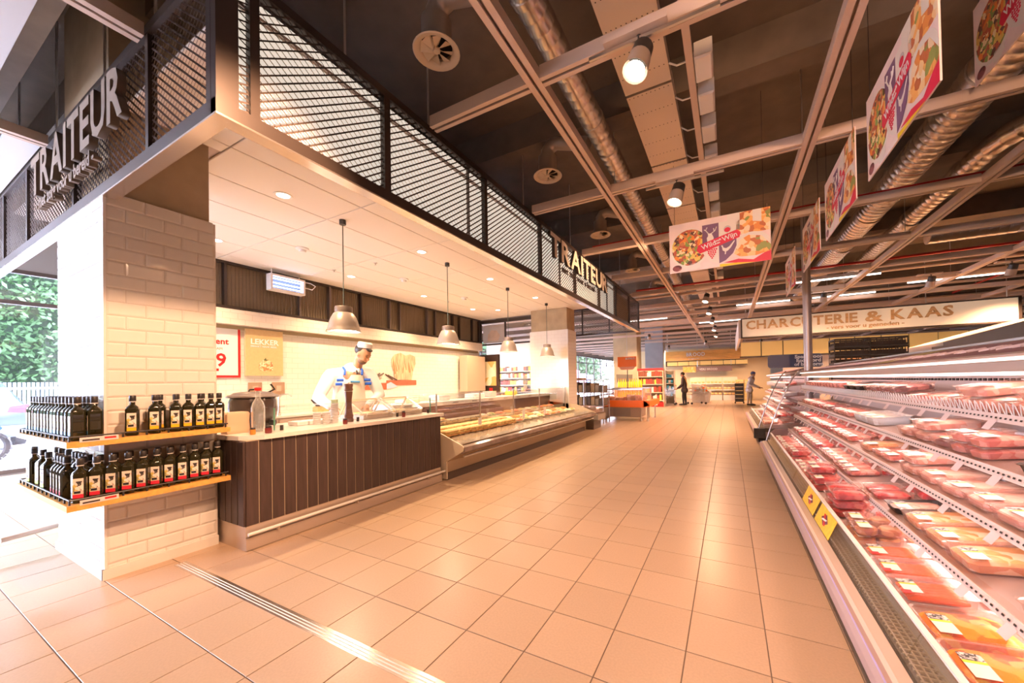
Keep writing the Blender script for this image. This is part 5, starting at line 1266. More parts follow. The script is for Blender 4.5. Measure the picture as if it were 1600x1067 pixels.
lw = struct(MB().box(1.7, 9, 15.6, 15.7, 0, 2.5).build('wall_charcuterie', mat('warmwhite', (.82, .72, .58), .6)))
o = obj1(MB().cbox(3.0, 4.9, 13.6, 14.2, 1.78, 1.92, .01), 'wood_beam_shelf', 'woodboard', 'wooden beam shelf behind the stacked black crates', 'shelf')
# crates
def crate():
    t = thing('black_crate', 'x', 'crate')
    w, d, h = .22, .29, .155
    MB().box(-w*2+.0, w*2, -d, d, 0, .012).build('base', 'black', t)
    f = MB()
    for y in (-d, d-.012):
        f.box(-.44, .44, y, y+.012, h-.03, h).box(-.44, .44, y, y+.012, .0, .035)
        for x in (-.44, -.30, -.15, -.01, .14, .28, .42): f.box(x, x+.02, y, y+.012, .035, h-.03)
        f.box(-.28, .28, y+.002, y+.01, .075, .09)
    for x in (-.44, .428):
        f.box(x, x+.012, -d, d, h-.03, h).box(x, x+.012, -d, d, 0, .035)
        for y in (-.27, -.13, .0, .12, .26): f.box(x, x+.012, y, y+.02, .035, h-.03)
    f.build('lattice_walls', mat('cratebrown', (.045, .028, .022), .5), t); MB().box(-.40, .40, -.26, .26, .013, .085).build('contents', mat('crateshade', (.07, .045, .035), .8), t); return t  # inner dark box stands in for the shaded crate interior
cr = crate(); k = 0
for c_, x in enumerate((2.02, 2.55)):
    n_ = 6
    for q in range(n_):
        if q < 0: continue
        o = cr if k == 0 else copy_tree(cr); k += 1
        o.location = (x + (.0 if c_ == 0 else .0), 9.0 + c_*.05, 1.02 + q*.16); o.scale = (.58, .8, 1.0)
        o['label'] = ('black crate in the stack nearer the grey pole' if c_ == 0 else 'black crate in the stack farther from the grey pole') + [', bottom', ', second up', ', third up', ', fourth up', ', second from top', ', topmost'][q]; o['group'] = 'stacked black crates'
st = thing('crate_trolley', 'plain grey trolley carrying the stacks of black crates', 'trolley', (2.3, 9, 0))
MB().box(1.74, 2.85, 8.75, 9.3, .98, 1.015).build('deck', 'steel', st)
for x in (1.8, 2.8):
    for y in (8.8, 9.25): MB().tube([(x, y, 0), (x, y, .98)], .02, 8).build('leg', 'steel', st)
ho = thing('service_hood', 'big grey-brown wedge-shaped hood above the chiller banner', 'hood', (4, 9.5, 1.7))
MB().prism([(3.3, 1.55), (3.3, 1.78), (3.45, 1.80), (3.45, 1.86), (4.9, 2.30), (8, 2.5), (8, 1.55)], 9.4, 11.0, 'y').build('body', mat('hood', (.46, .37, .29), .6), ho)
MB().tube([(3.2, 9.38, 1.57), (6, 9.3, 1.60)], .02, 8).build('front_tube', 'white', ho)
cl = thing('counter_clamp_lamp', 'pale green glazed box with a small lit lamp beside the grey-brown hood', 'lamp', (3.2, 12, 1.7))
MB().box(3.35, 4.25, 11.6, 12.0, 1.72, 1.86).build('box', mat('palegreenbox', (.50, .58, .42), .3), cl)
MB().box(3.4, 4.2, 11.7, 11.9, 0, 1.72).build('stand', 'cream', cl)
MB().lathe([(.06, 0), (.05, .02), (.001, .03)], (3.55, 11.58, 1.78), 14).build('bulb', 'lampglow', cl, True)

# orange promotion chiller
og = thing('promo_chiller', 'island chiller with a bright orange bumper and glass sides', 'chiller', (-3.0, 12.2, 0))
MB().box(-3.55, -2.45, 11.75, 12.6, .10, .42).build('base', mat('promobase', (.50, .42, .35), .35, metal=.3), og)
MB().box(-3.3, -2.75, 11.742, 11.75, .13, .38).build('vent_grille', 'grey', og)
MB().prism([(-3.92, .43), (-3.80, .58), (-3.72, .64), (-2.28, .64), (-2.20, .58), (-2.12, .50), (-2.30, .43)], 11.5, 11.62, 'y').build('bumper', 'orange', og)
MB().box(-2.30, -2.12, 11.5, 13.3, .45, .62).build('bumper', 'orange', og); MB().box(-3.92, -3.76, 11.5, 12.9, .44, .60).build('bumper', 'orange', og)
MB().box(-3.76, -2.30, 11.62, 13.2, .42, .60).build('tub', 'cream', og)
MB().box(-3.66, -2.36, 11.66, 11.67, .62, .98).build('glass_side', 'traycl', og); MB().box(-2.37, -2.36, 11.66, 13.1, .62, .98).build('glass_side', 'traycl', og)
MB().box(-3.68, -2.34, 11.64, 11.74, .96, 1.01).build('top_frame', 'steel', og); MB().box(-3.68, -2.34, 13.05, 13.15, .96, 1.01).build('top_frame', 'steel', og)
for x in (-3.66, -2.36):
    for y in (11.67, 13.1): MB().box(x-.012, x+.012, y-.012, y+.012, .6, .97).build('corner_post', 'steel', og)
for x in (-2.4, -2.2, -3.5):
    for y in (11.62, 12.9):
        MB().tube([(x, y, .07), (x, y, .44)], .022, 8).build('leg', 'steel', og); MB().lathe([(.03, 0), (.04, .03), (.03, .065)], (x, y, .004), 10).build('caster', 'lightgrey', og, True)
random.seed(4)
for k in range(20):
    x = -3.6 + (k % 10)*.125; y = 11.75 + (k//10)*.4; h = random.uniform(.08, .2)
    obj1(MB().cbox(x, x+.10, y, y+.3, .602, .602+h, .01), 'food_box', mat(['pbx1', 'pbx2', 'pbx3', 'pbx4'][k % 4], [(.80, .60, .48), (.62, .25, .15), (.85, .80, .72), (.45, .35, .28)][k % 4], .5), ['pinkish', 'rust-red', 'white', 'brown'][k % 4] + ' food box inside the orange-rimmed island chiller', 'box', 'boxes in the island chiller')
hs = thing('orange_sign', 'orange hanging sign with white text above the island chiller', 'sign', (-3.0, 12.5, 1.6))
MB().box(-3.33, -2.70, 12.5, 12.53, 1.72, 2.06).build('board', 'orange', hs)
MB().prism([(-3.30, 1.72), (-2.73, 1.72), (-2.82, 1.62), (-3.21, 1.62)], 12.5, 12.53, 'y').build('lower_flap', mat('peach', (.90, .42, .26), .5), hs)
put_text('sign_text', 'BUFALO', .085, .004, 'paper', hs, (-3.06, 12.495, 1.96), '-Y', bold=.003)
MB().tube([(-3.01, 12.52, .95), (-3.01, 12.52, 1.62)], .014, 8).build('pole', 'black', hs); MB().tube([(-3.01, 12.52, 2.06), (-3.01, 12.52, 3.4)], .010, 8).build('pole', 'steel', hs)
# grey screen and yellow bottles
gs = thing('wall_screen', 'grey-green tilted display panel in front of the olive column', 'screen', (-4.6, 17, 1.4))
MB().prism([(-4.72, 1.55), (-3.95, 1.52), (-3.98, 1.18), (-4.68, 1.16)], 17.4, 17.44, 'y').build('panel', mat('olivepanel', (.16, .14, .085), .4), gs)
for k in range(22):
    x = -3.75 + (k % 11)*.085; z = .62 + (k//11)*.36
    t = thing('yellow_bottle', 'yellow bottle in the stacked display below the orange sign', 'bottle', (x, 14.2, z), 'yellow bottles below the orange sign')
    MB().lathe([(.032, 0), (.036, .02), (.036, .20), (.014, .26), (.014, .31)], (x, 14.2, z+.001), 10).build('body', mat('yelbottle', (.92, .72, .02), .3), t, True)
    MB().lathe([(.018, .31), (.018, .34)], (x, 14.2, z+.001), 8).build('cap', 'orange', t)
yb = thing('bottle_rack', 'pale stepped rack carrying the yellow bottles', 'rack', (-3.3, 14.2, 0))
MB().box(-3.85, -2.80, 14.1, 14.35, .58, .62).box(-3.85, -2.80, 14.1, 14.35, .945, .975).box(-3.85, -3.82, 14.1, 14.35, 0, .95).box(-2.83, -2.80, 14.1, 14.35, 0, .95).build('frame', 'cream', yb)
# red-topped shelf unit
def shelf_unit(name, x0, x1, y, zs, top, cols, label, grp, pl, h0=.2, d=.45, body='cream', head='red'):
    t = thing(name, label, 'shelf', ((x0+x1)/2, y, 0))
    MB().box(x0, x1, y+d, y+d+.03, 0, top).build('back', body, t)
    for x in (x0, x1-.03): MB().box(x, x+.03, y, y+d, 0, top).build('side', body, t)
    for z in zs: MB().box(x0+.03, x1-.03, y, y+d, z-.03, z).build('shelf', body, t)
    if head: MB().box(x0, x1, y-.02, y, top-.09, top+.02).build('header', head, t); MB().box(x0, x1, y-.02, y, .0, .22).build('kick_panel', head, t)
    for z in zs:
        x = x0+.05
        while x < x1-.12:
            c_ = random.choice(cols); w = random.uniform(.07, .11); h = random.uniform(h0*.8, h0*1.1)
            m_ = 'pk_'+c_
            PC = {'red': (.62, .06, .04), 'brown': (.25, .08, .04), 'yel': (.88, .66, .10), 'wht': (.84, .80, .74), 'org': (.88, .38, .08), 'tan': (.68, .48, .28), 'grn': (.30, .42, .12), 'teal': (.04, .30, .42), 'pink': (.80, .45, .42), 'gry': (.45, .42, .40), 'dk': (.08, .06, .06)}
            mat(m_, PC[c_], .45, noise=.15, nscale=20)
            o = MB().cbox(x, x+w, y+.03, y+.03+d*.5, z+.001, z+h, .012).build('shelf_pack', m_)
            tag(o, f'{dict(red="red", brown="dark brown", yel="yellow", wht="white", org="orange", tan="tan", grn="green", teal="teal", pink="pink", gry="grey", dk="black")[c_]} pack {pl}', 'pack', grp); x += w+.008
    return t
random.seed(31)
shelf_unit('red_shelf_unit', -3.85, -2.68, 18.0, [.30, .68, 1.06, 1.42], 1.78, ['brown', 'red', 'red', 'wht', 'brown', 'yel'], 'shelf unit with red header and kick board packed with brown and red jars', 'packs on the red-topped shelf unit', 'on the red-topped shelf unit', .24)
MB().box(-3.25, -2.95, 17.97, 17.98, .07, .16).build('emblem', 'paper', bpy.data.objects['red_shelf_unit'])
shelf_unit('teal_shelf_unit', -2.95, -2.52, 20.6, [.40, .74, 1.06, 1.36], 1.72, ['teal', 'teal', 'teal', 'wht'], 'narrow white shelf unit stocked with teal packs', 'packs on the narrow teal shelf', 'on the narrow teal shelf unit', .20, head=None)
# shelving seen through the deli end opening
shelf_unit('wall_shelving', -9.0, -5.9, 12.6, [.35, .62, .89, 1.16, 1.43, 1.70], 2.0, ['org', 'wht', 'dk', 'yel', 'brown', 'pink', 'red'], 'tall packed shelving seen through the opening beside the advert display', 'packs on the tall shelving behind the deli', 'on the tall shelving behind the deli', .17, head=None)
struct(MB().box(-9.2, -5.4, 13.2, 13.3, 0, 3.0).build('wall_partition', 'warmwhite'))
# bakery at the end of the aisle
bw = struct(MB().box(-6, 2.2, 26.0, 26.1, 0, 3.2).build('wall_bakery', mat('bakerywall', (.84, .66, .38), .6)))
bs = thing('bakery_sign_board', 'long wooden board reading BROOD in white over the bakery', 'sign', (-1.4, 25, 2.5))
for k in range(3): MB().cbox(-3.62, .95, 24.95, 25.0, 2.42+k*.20, 2.615+k*.20, .004).build('plank', 'wood', bs)
letters('BROOD', 1.05, .22, .03, (-2.30, 24.92, 2.68), '-Y', 'paper', bs)
put_text('tagline', 'uit eigen oven', .11, .01, 'paper', bs, (-2.2, 24.94, 2.50), '-Y')
for x in (-3.4, -1.3, .8): MB().tube([(x, 24.98, 3.0), (x, 24.98, SLAB)], .015, 6).build('rod', 'steel', bs)
yb2 = thing('bakery_panel_band', 'yellow framed panels below the wooden bakery board', 'panels', (-1.4, 25.3, 2.2))
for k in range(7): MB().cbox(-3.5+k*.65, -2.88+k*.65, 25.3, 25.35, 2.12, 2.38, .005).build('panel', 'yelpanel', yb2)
MB().box(-3.6, 1.0, 25.34, 25.4, 2.08, 2.42).build('backing', 'bronze', yb2)
for x in (-3.5, .9): MB().tube([(x, 25.42, 2.1), (x, 25.42, SLAB)], .02, 6).build('rod', 'steel', yb2)
bm_ = thing('menu_board', 'dark menu board with white lettering above the bread shelves', 'sign', (-1.5, 25.2, 1.8))
MB().box(-1.75, .2, 25.2, 25.24, 1.72, 2.02).build('board', mat('plumboard', (.25, .16, .15), .5), bm_)
for x in (-1.7, .15): MB().tube([(x, 25.25, 1.9), (x, 25.25, SLAB)], .015, 6).build('rod', 'steel', bm_)
put_text('sign_text', 'VERS BROOD', .17, .01, 'paper', bm_, (-1.6, 25.19, 1.80), '-Y', bold=.004)
MB().box(-2.55, -1.80, 25.2, 25.24, 1.68, 2.05).build('picture', speckle('bunpic', [(.92, .55, .12), (.95, .68, .30), (.85, .40, .08)], 8), bm_)
mat('loaf', (.78, .50, .22), .7, noise=.15, nscale=12)
for q, (x0, x1, y, lb) in enumerate([(-2.1, -1.25, 24.3, 'pale bread shelving beside the customer'), (-1.2, -.35, 24.3, 'pale bread shelving in the middle of the bakery'), (-.3, .45, 24.3, 'pale bread shelving beside the black crate cart')]):
    t = thing('bread_shelving', lb, 'shelving', ((x0+x1)/2, y, 0), 'bread shelving units')
    MB().box(x0, x1, y, y+.5, 0, .30).build('base', 'lightgrey', t)
    MB().box(x0, x1, y+.46, y+.5, .3, 1.35).build('back', 'cream', t)
    for z in (.62, .98): MB().box(x0, x1, y, y+.5, z-.04, z).build('shelf', 'white', t)
    for z in (.30, .62, .98):
        for k in range(4):
            x = x0 + .04 + k*.205
            o = MB(); o.tube([(x, y+.12, z+.07), (x+.02, y+.12, z+.075), (x+.15, y+.12, z+.075), (x+.17, y+.12, z+.07)], .06, 10, True, [.03, .062, .062, .03]); o = o.build('bread_loaf', 'loaf', None, True)
            tag(o, 'golden loaf on the ' + ('base of' if z == .30 else 'middle of' if z == .62 else 'top of') + ' the bakery shelving', 'bread', 'loaves on the bakery shelving')
for q in range(8):
    x = .35 + (q % 2)*.42; z = .001 + (q//2)*.30
    t = thing('yellow_crate', 'yellow bread crate stacked beyond the worker', 'crate', (x, 24.0, z), 'yellow bread crates')
    MB().box(x, x+.40, 23.8, 24.2, z, z+.02).build('base', 'mustard', t)
    m_ = MB()
    for a in (0, .38): m_.box(x+a, x+a+.02, 23.8, 24.2, z+.02, z+.27)
    for a in (23.8, 24.18): m_.box(x, x+.40, a, a+.02, z+.02, z+.10).box(x, x+.40, a, a+.02, z+.19, z+.27)
    m_.build('walls', 'mustard', t)
# fresh island with baskets by the customer
t = thing('produce_island', 'low rounded display of packs behind the customer', 'display', (-1.2, 21, 0))
MB().prism([(-1.75, 0), (-.95, 0), (-.85, .55), (-1.3, .95), (-1.75, 1.0)], 21.4, 22.6, 'y').build('body', 'lightgrey', t)
MB().box(-1.66, -.95, 21.28, 21.41, .57, .598).box(-1.66, -.95, 21.28, 21.41, .71, .738).build('front_ledge', 'steel', t)
for k in range(10):
    obj1(MB().cbox(-1.62+(k % 5)*.13, -1.52+(k % 5)*.13, 21.3, 21.39, .60+(k//5)*.14, .695+(k//5)*.14, .01), 'bread_bag', ['orange', 'loaf', 'white', 'mustard'][k % 4], ['orange', 'tan', 'white', 'ochre'][k % 4] + ' bag on the display behind the customer', 'bag', 'bags behind the customer')
    pass
kc = thing('crate_cart', 'black lattice crate cart standing in the aisle beside the worker', 'cart', (.45, 21.4, 0))
for q in range(5): MB().box(.27, .66, 21.3, 21.7, .08+q*.19, .10+q*.19).box(.27, .66, 21.3, 21.31, .20+q*.19, .25+q*.19).box(.285, .645, 21.315, 21.685, .101+q*.19, .22+q*.19).build('crate_layer', 'black', kc)
for x in (.28, .65):
    for y in (21.31, 21.69): MB().tube([(x, y, .05), (x, y, .98)], .012, 6).build('post', 'black', kc); MB().lathe([(.03, .0), (.035, .03), (.02, .06)], (x, y, .002), 8).build('caster', 'black', kc)

# ================================================================ OUTSIDE THE STREET GLASS
rdm = mat('asphalt', (.72, .74, .78), .8, noise=.06, nscale=3)
g_ = tag(MB().box(-60, -9.72, -30, 70, -.14, -.06).build('ground', rdm), 'pale road surface outside the glass', 'ground', None, 'structure')
random.seed(17)
def leafmass(x0, x1, y0, y1, z0, z1, n_, s):
    m_ = MB()
    for k in range(n_):
        u = random.random(); p = Vector((random.uniform(x0, x1), random.uniform(y0, y1), z0 + (z1-z0)*random.random()))
        a = Vector((random.gauss(0, 1), random.gauss(0, 1), random.gauss(0, 1))).normalized()*s*random.uniform(.5, 1.2); b_ = a.cross(Vector((random.gauss(0, 1), random.gauss(0, 1), random.gauss(0, 1)))).normalized()*s*.45
        m_.add([p-a, p+b_, p+a, p-b_], [(0, 1, 2, 3)])
    return m_
leafm = mat('hedgeleaf', (.045, .10, .035), .6, noise=.35, nscale=1.2)
hg = thing('hedge', 'tall leafy green hedge across the street', 'hedge', (-24, 4, 0))
tag(leafmass(-24.5, -22.6, -6, 14, 1.6, 9.5, 20000, .13).build('foliage', leafm, hg), kind='stuff')
MB().box(-25.2, -24.4, -6, 14, 0, 9).build('inner_mass', mat('hedgedark', (.012, .028, .012), .8), hg)
hg2 = thing('street_trees', 'dark green trees seen through the far street glass', 'trees', (-22, 45, 0))
tag(leafmass(-26, -22, 30, 75, 1.0, 10, 9000, .4).build('foliage', leafm, hg2), kind='stuff')
MB().box(-27.2, -26, 28, 80, 0, 9).build('inner_mass', 'hedgedark', hg2)
fn = thing('street_fence', 'pale vertical-slat fence below the hedge', 'fence', (-22.2, 4, 0))
for k in range(90): MB().box(-22.25, -22.2, -1+k*.1, -1+k*.1+.07, 0, 1.55).build('slat', mat('fencegrey', (.14, .16, .19), .6), fn)
MB().box(-22.2, -22.17, -1, 8, 1.3, 1.38).box(-22.2, -22.17, -1, 8, .3, .38).build('cross_rail', 'fencegrey', fn)
# silver estate car seen from behind: faces away (-x), its rear at x=-14
car = thing('parked_car', 'silver-blue car parked outside the glass, seen from behind', 'car', (-16, 1.3, 0))
cy0, cy1 = .42, 2.12; cyc = (cy0+cy1)/2; carm = mat('carpaint', (.13, .17, .23), .2, metal=.5, coat=.5)
def sect(x, hw, z0, z1, zt, tw):   # lower body half width, floor, waist, roof, roof half width
    return [(x, cyc-hw*.94, z0), (x, cyc-hw, (z0+z1)/2), (x, cyc-hw*.97, z1), (x, cyc-tw, zt), (x, cyc+tw, zt), (x, cyc+hw*.97, z1), (x, cyc+hw, (z0+z1)/2), (x, cyc+hw*.94, z0)]
ss = [sect(-14.0, .80, .32, .78, .84, .70), sect(-14.10, .86, .25, .88, .98, .70), sect(-14.35, .87, .22, .92, 1.34, .60), sect(-14.9, .87, .22, .92, 1.44, .60), sect(-16.2, .87, .22, .92, 1.42, .60), sect(-17.0, .87, .22, .90, .98, .72), sect(-17.9, .84, .22, .82, .88, .72), sect(-18.2, .76, .30, .60, .66, .6)]
m_ = MB(); vs = [p for s_ in ss for p in s_]; fcs = [tuple(range(7, -1, -1)), tuple((len(ss)-1)*8+j for j in range(8))]
for i in range(len(ss)-1):
    for j in range(8): fcs.append((i*8+j, i*8+(j+1) % 8, i*8+8+(j+1) % 8, i*8+8+j))
m_.add(vs, fcs); m_.build('body', carm, car, True)
MB().add([(-14.13, cyc-.58, 1.0), (-14.13, cyc+.58, 1.0), (-14.32, cyc+.50, 1.30), (-14.32, cyc-.50, 1.30)], [(0, 1, 2, 3)]).build('rear_window', mat('carglass', (.12, .15, .18), .05), car)
MB().add([(-14.5, cyc+.85, .95), (-16.9, cyc+.85, .95), (-16.2, cyc+.64, 1.36), (-14.8, cyc+.64, 1.36)], [(0, 1, 2, 3)]).build('side_window', 'carglass', car)
for s_ in (-1, 1):
    MB().prism([(cyc+s_*.84, .78), (cyc+s_*.55, .80), (cyc+s_*.58, .92), (cyc+s_*.84, .96)], -14.10, -13.99, 'x').build('tail_light', mat('taillight', (.65, .06, .08), .2), car)
    MB().cbox(-16.75, -16.60, cyc+s_*.98-.10, cyc+s_*.98+.10, .98, 1.10, .02).build('mirror', 'rubber', car)
    for x in (-14.75, -17.4): 
        w = MB(); w.tube([(x, cyc+s_*.72, .32), (x, cyc+s_*.88, .32)], .32, 20); w.build('wheel', 'rubber', car, True)
        w = MB(); w.tube([(x, cyc+s_*.86, .32), (x, cyc+s_*.89, .32)], .20, 14); w.build('wheel_rim', 'steel', car)
MB().box(-13.995, -13.985, cyc-.26, cyc+.26, .62, .73).build('number_plate', 'paper', car)
MB().box(-14.02, -13.97, cyc-.80, cyc+.80, .32, .50).build('bumper', mat('cardark', (.22, .24, .27), .4), car)
# blue motor scooter wheel area
mo = thing('motor_scooter', 'blue scooter parked just outside the glass, only its rear showing', 'scooter', (-11.4, 1.1, 0))
w = MB()
for k in range(24):
    a0, a1 = 2*PI*k/24, 2*PI*(k+1)/24
    w.tube([(-11.4, 1.22+.27*math.cos(a0), .29+.27*math.sin(a0)), (-11.4, 1.22+.27*math.cos(a1), .29+.27*math.sin(a1))], .045, 6, False)
w.build('tyre', 'rubber', mo, True)
MB().tube([(-11.42, 1.22, .29), (-11.38, 1.22, .29)], .16, 12).build('rim', 'steel', mo)
MB().prism([(1.35, .50), (1.42, .62), (1.30, .78), (.90, .86), (.5, .84), (.4, .4), (.8, .3), (1.05, .55)], -11.52, -11.28, 'x').build('fairing', mat('scooterblue', (.02, .09, .22), .25), mo)
MB().cbox(-11.5, -11.3, .5, 1.25, .86, .93, .02).build('seat', 'rubber', mo)
# street things far away seen through the far glass
for k, (x, y, w_, h, c_, lb) in enumerate([(-12.5, 27.5, 2.2, 2.0, (.80, .82, .85), 'white van outside the far glass'), (-12.2, 31.5, .6, 1.9, (.75, .10, .25), 'red banner outside the far glass'), (-12.2, 33.2, .7, 1.6, (.80, .25, .45), 'pink banner outside the far glass'), (-12.2, 35, .8, 1.5, (.25, .45, .80), 'blue banner outside the far glass')]):
    t = thing('street_banner' if k else 'white_van', lb, 'banner' if k else 'van', (x, y, 0))
    MB().cbox(x-.3, x, y, y+w_*1.6, .35, .35+h, .08).build('body', mat('street%d' % k, c_, .4), t)
    for yy in (y+.2, y+w_*1.6-.2): MB().tube([(x-.15, yy, -.05), (x-.15, yy, .36)], .05, 8).build('support', 'grey', t)
# ================================================================ PEOPLE
def ball(m, c, r, B=None, n=14, k=9):
    """ellipsoid; B = 3 basis vectors"""
    B = B or (Vector((1,0,0)), Vector((0,1,0)), Vector((0,0,1))); vs = []; fs = []; c = Vector(c)
    for i in range(k+1):
        t = PI*i/k
        for j in range(n):
            p = 2*PI*j/n; q = (math.sin(t)*math.cos(p)*r[0], math.sin(t)*math.sin(p)*r[1], math.cos(t)*r[2])
            vs.append(c + B[0]*q[0] + B[1]*q[1] + B[2]*q[2])
    for i in range(k):
        for j in range(n): a = i*n+j; b_ = i*n+(j+1) % n; fs.append((a, a+n, b_+n, b_))
    return m.add(vs, fs)
def limb(m, pts, rs, flat=None, n=12):
    """tapering limb; flat = (direction, factor) squashes the section along direction; interpolated smoothly"""
    P = []; Rr = []
    for i in range(len(pts)-1):
        for k in range(4):
            t = k/4; P.append(Vector(pts[i]).lerp(Vector(pts[i+1]), t)); s = t*t*(3-2*t); Rr.append(rs[i]+(rs[i+1]-rs[i])*s)
    P.append(Vector(pts[-1])); Rr.append(rs[-1]); n0 = len(m.v)
    m.tube(P, 1, n, True, Rr)
    if flat:
        d, f = Vector(flat[0]).normalized(), flat[1]; i0 = n0
        for i, c in enumerate(P):
            for j in range(n):
                v = Vector(m.v[i0+i*n+j]); o = v - c; k = o.dot(d); m.v[i0+i*n+j] = tuple(c + o - d*k*(1-f))
    ball(m, P[0], [Rr[0]*.98]*3); ball(m, P[-1], [Rr[-1]*.98]*3)
    return m
def blend(m, name, mt, parent, vox=.010, smooth=6):
    me = m.mesh('tmp', mt); ob = bpy.data.objects.new('tmp', me); COL.objects.link(ob)
    r = ob.modifiers.new('r', 'REMESH'); r.mode = 'VOXEL'; r.voxel_size = vox; r.use_smooth_shade = True
    s = ob.modifiers.new('s', 'SMOOTH'); s.factor = .5; s.iterations = smooth
    dg = bpy.context.evaluated_depsgraph_get(); me2 = bpy.data.meshes.new_from_object(ob.evaluated_get(dg))
    bpy.data.objects.remove(ob); me2.name = name
    me2.materials.clear(); me2.materials.append(M(mt) if isinstance(mt, str) else mt)
    off = wloc(parent)
    for v in me2.vertices: v.co -= off
    return link(name, me2, parent)
def head(m, c, f, up, s=1.0):
    """adds a face-shaped head; f looks forward"""
    f = Vector(f).normalized(); up = (Vector(up) - f*Vector(up).dot(f)).normalized(); l = up.cross(f)
    B = (f, l, up); c = Vector(c)
    def at(a, b_, h): return c + f*a*s + l*b_*s + up*h*s
    ball(m, at(0, 0, .02), (.098*s, .078*s, .105*s), B, 18, 12); ball(m, at(.028, 0, -.06), (.062*s, .056*s, .060*s), B); ball(m, at(.060, 0, -.098), (.026*s, .026*s, .020*s), B)
    limb(m, [at(.088, 0, .018), at(.108, 0, -.022)], [.010*s, .015*s], n=8); ball(m, at(.088, 0, .034), (.014*s, .045*s, .012*s), B)
    for k in (-1, 1): ball(m, at(-.005, .080*k, -.005), (.018*s, .010*s, .030*s), B); ball(m, at(.065, .036*k, -.025), (.022*s, .022*s, .02*s), B)
    ball(m, at(.088, 0, -.052), (.014*s, .026*s, .009*s), B)
    return at, B
def fingers(m, w, d, side, s=1.0):
    """hand at wrist w pointing along d, thumb on `side`"""
    d = Vector(d).normalized(); sd = (Vector(side) - d*Vector(side).dot(d)).normalized(); nn = d.cross(sd); w = Vector(w)
    limb(m, [w, w+d*.05*s, w+d*.09*s], [.026*s, .036*s, .034*s], (nn, .55), 10)
    dn = Vector((0, 0, -1))
    for k, L in ((-1.5, .058), (-.5, .072), (.5, .076), (1.5, .068)):
        b_ = w + d*.088*s + sd*k*.017*s
        limb(m, [b_, b_+d*L*.55*s+dn*.010*s, b_+d*L*.85*s+dn*.034*s], [.0095*s, .0085*s, .007*s], n=6)
    limb(m, [w+d*.03*s+sd*.03*s, w+d*.06*s+sd*.055*s, w+d*.09*s+sd*.06*s+dn*.012*s], [.012*s, .0105*s, .008*s], n=6)

# ---- the cook
O = Vector((-4.45, 3.16, 0)); f = Vector((.90, -.43, 0)).normalized(); l = Vector((.43, .90, 0)).normalized(); z = Vector((0, 0, 1))
def Q(a, b_, h): return O + f*a + l*b_ + z*h
ck = thing('person', 'cook in white jacket, striped bib apron and white cap bending over the worktop', 'person', tuple(O))
hc = Q(.20, .17, 1.665); hf = (f*.62 + l*.55 - z*.50)
m = MB()
at, B = head(m, hc, hf, z, 1.0)
limb(m, [Q(.05, .08, 1.40), Q(.10, .12, 1.50), hc - Vector(B[2])*.06 - Vector(B[0])*.02], [.085, .062, .060])
limb(m, [Q(0, 0, .95), Q(0, .02, 1.15), Q(.04, .06, 1.38)], [.14, .13, .15], (f, .68))
RE, RW = Q(.10, -.33, 1.12), Q(.24, -.20, 1.0); LE, LW = Q(.12, .40, 1.13), Q(.27, .20, 1.0)
for sh, e, w, sd in ((Q(.03, -.17, 1.40), RE, RW, 1), (Q(.06, .27, 1.42), LE, LW, -1)):
    limb(m, [sh, e, w], [.055, .042, .028]); fingers(m, w, (f*.8 + l*sd*.25 - z*.35), l*sd)
for k in (-1, 1): limb(m, [Q(0, .09*k, .92), Q(.02, .10*k, .50), Q(0, .10*k, .08)], [.085, .058, .042]); limb(m, [Q(0, .1*k, .05), Q(.16, .1*k, .035)], [.045, .035])
blend(m, 'body', 'skin', ck, .009, 3)
m = MB()
limb(m, [Q(0, 0, .88), Q(0, .02, 1.12), Q(.03, .05, 1.34), Q(.05, .07, 1.44)], [.185, .175, .205, .13], (f, .68))
for sh, e, w in ((Q(.03, -.18, 1.40), RE, RW), (Q(.06, .28, 1.42), LE, LW)):
    limb(m, [Q(.05, .06, 1.42), sh, Vector(sh).lerp(e, .5), e, Vector(e).lerp(w, .85)], [.09, .088, .080, .068, .050])
blend(m, 'jacket', 'cloth_w', ck, .013, 4)
m = MB()
for k in (-1, 1): limb(m, [Q(0, .09*k, .92), Q(.02, .10*k, .50), Q(0, .10*k, .10)], [.115, .085, .07])
blend(m, 'trousers', 'grey', ck, .016, 4)
m = MB(); apr = []
for (h, a, w, b0) in ((1.40, .185, .10, .09), (1.30, .190, .13, .07), (1.15, .185, .17, .04), (1.0, .180, .21, .02), (.80, .175, .23, .0), (.55, .17, .24, 0)): apr.append((h, a, w, b0))
for (h, a, w, b0) in apr:
    m.v += [tuple(Q(a-.05, b0-w, h)), tuple(Q(a, b0-w*.5, h)), tuple(Q(a+.012, b0, h)), tuple(Q(a, b0+w*.5, h)), tuple(Q(a-.05, b0+w, h))]
for i in range(len(apr)-1):
    for j in range(4): a0 = i*5+j; m.f.append((a0, a0+1, a0+6, a0+5))
m.build('apron', mat('apron', (.80, .72, .60), .7), ck, True)
for b_ in (-.085, .12):
    m = MB(); m.tube([Q(.188, b_+.04, 1.40), Q(.165, b_+.05, 1.46), Q(.10, b_+.04, 1.50)], .014, 6); m.build('apron_strap', 'cloth_b', ck, True)
for b_, h in ((-.085, 1.335), (-.10, 1.285), (.235, 1.335), (.245, 1.285)):
    MB().tube([Q(.172, b_-.045, h), Q(.178, b_+.03, h)], .018, 8).build('blue_patch', 'cloth_b', ck, True)
MB().tube([Q(.206, .02, 1.315), Q(.212, .13, 1.31)], .014, 6).build('chest_stripe', mat('sky', (.05, .28, .62), .6), ck, True)
MB().tube([Q(.19, -.17, 1.10), Q(.19, -.16, .98)], .018, 6).build('apron_tie', 'cloth_b', ck, True)
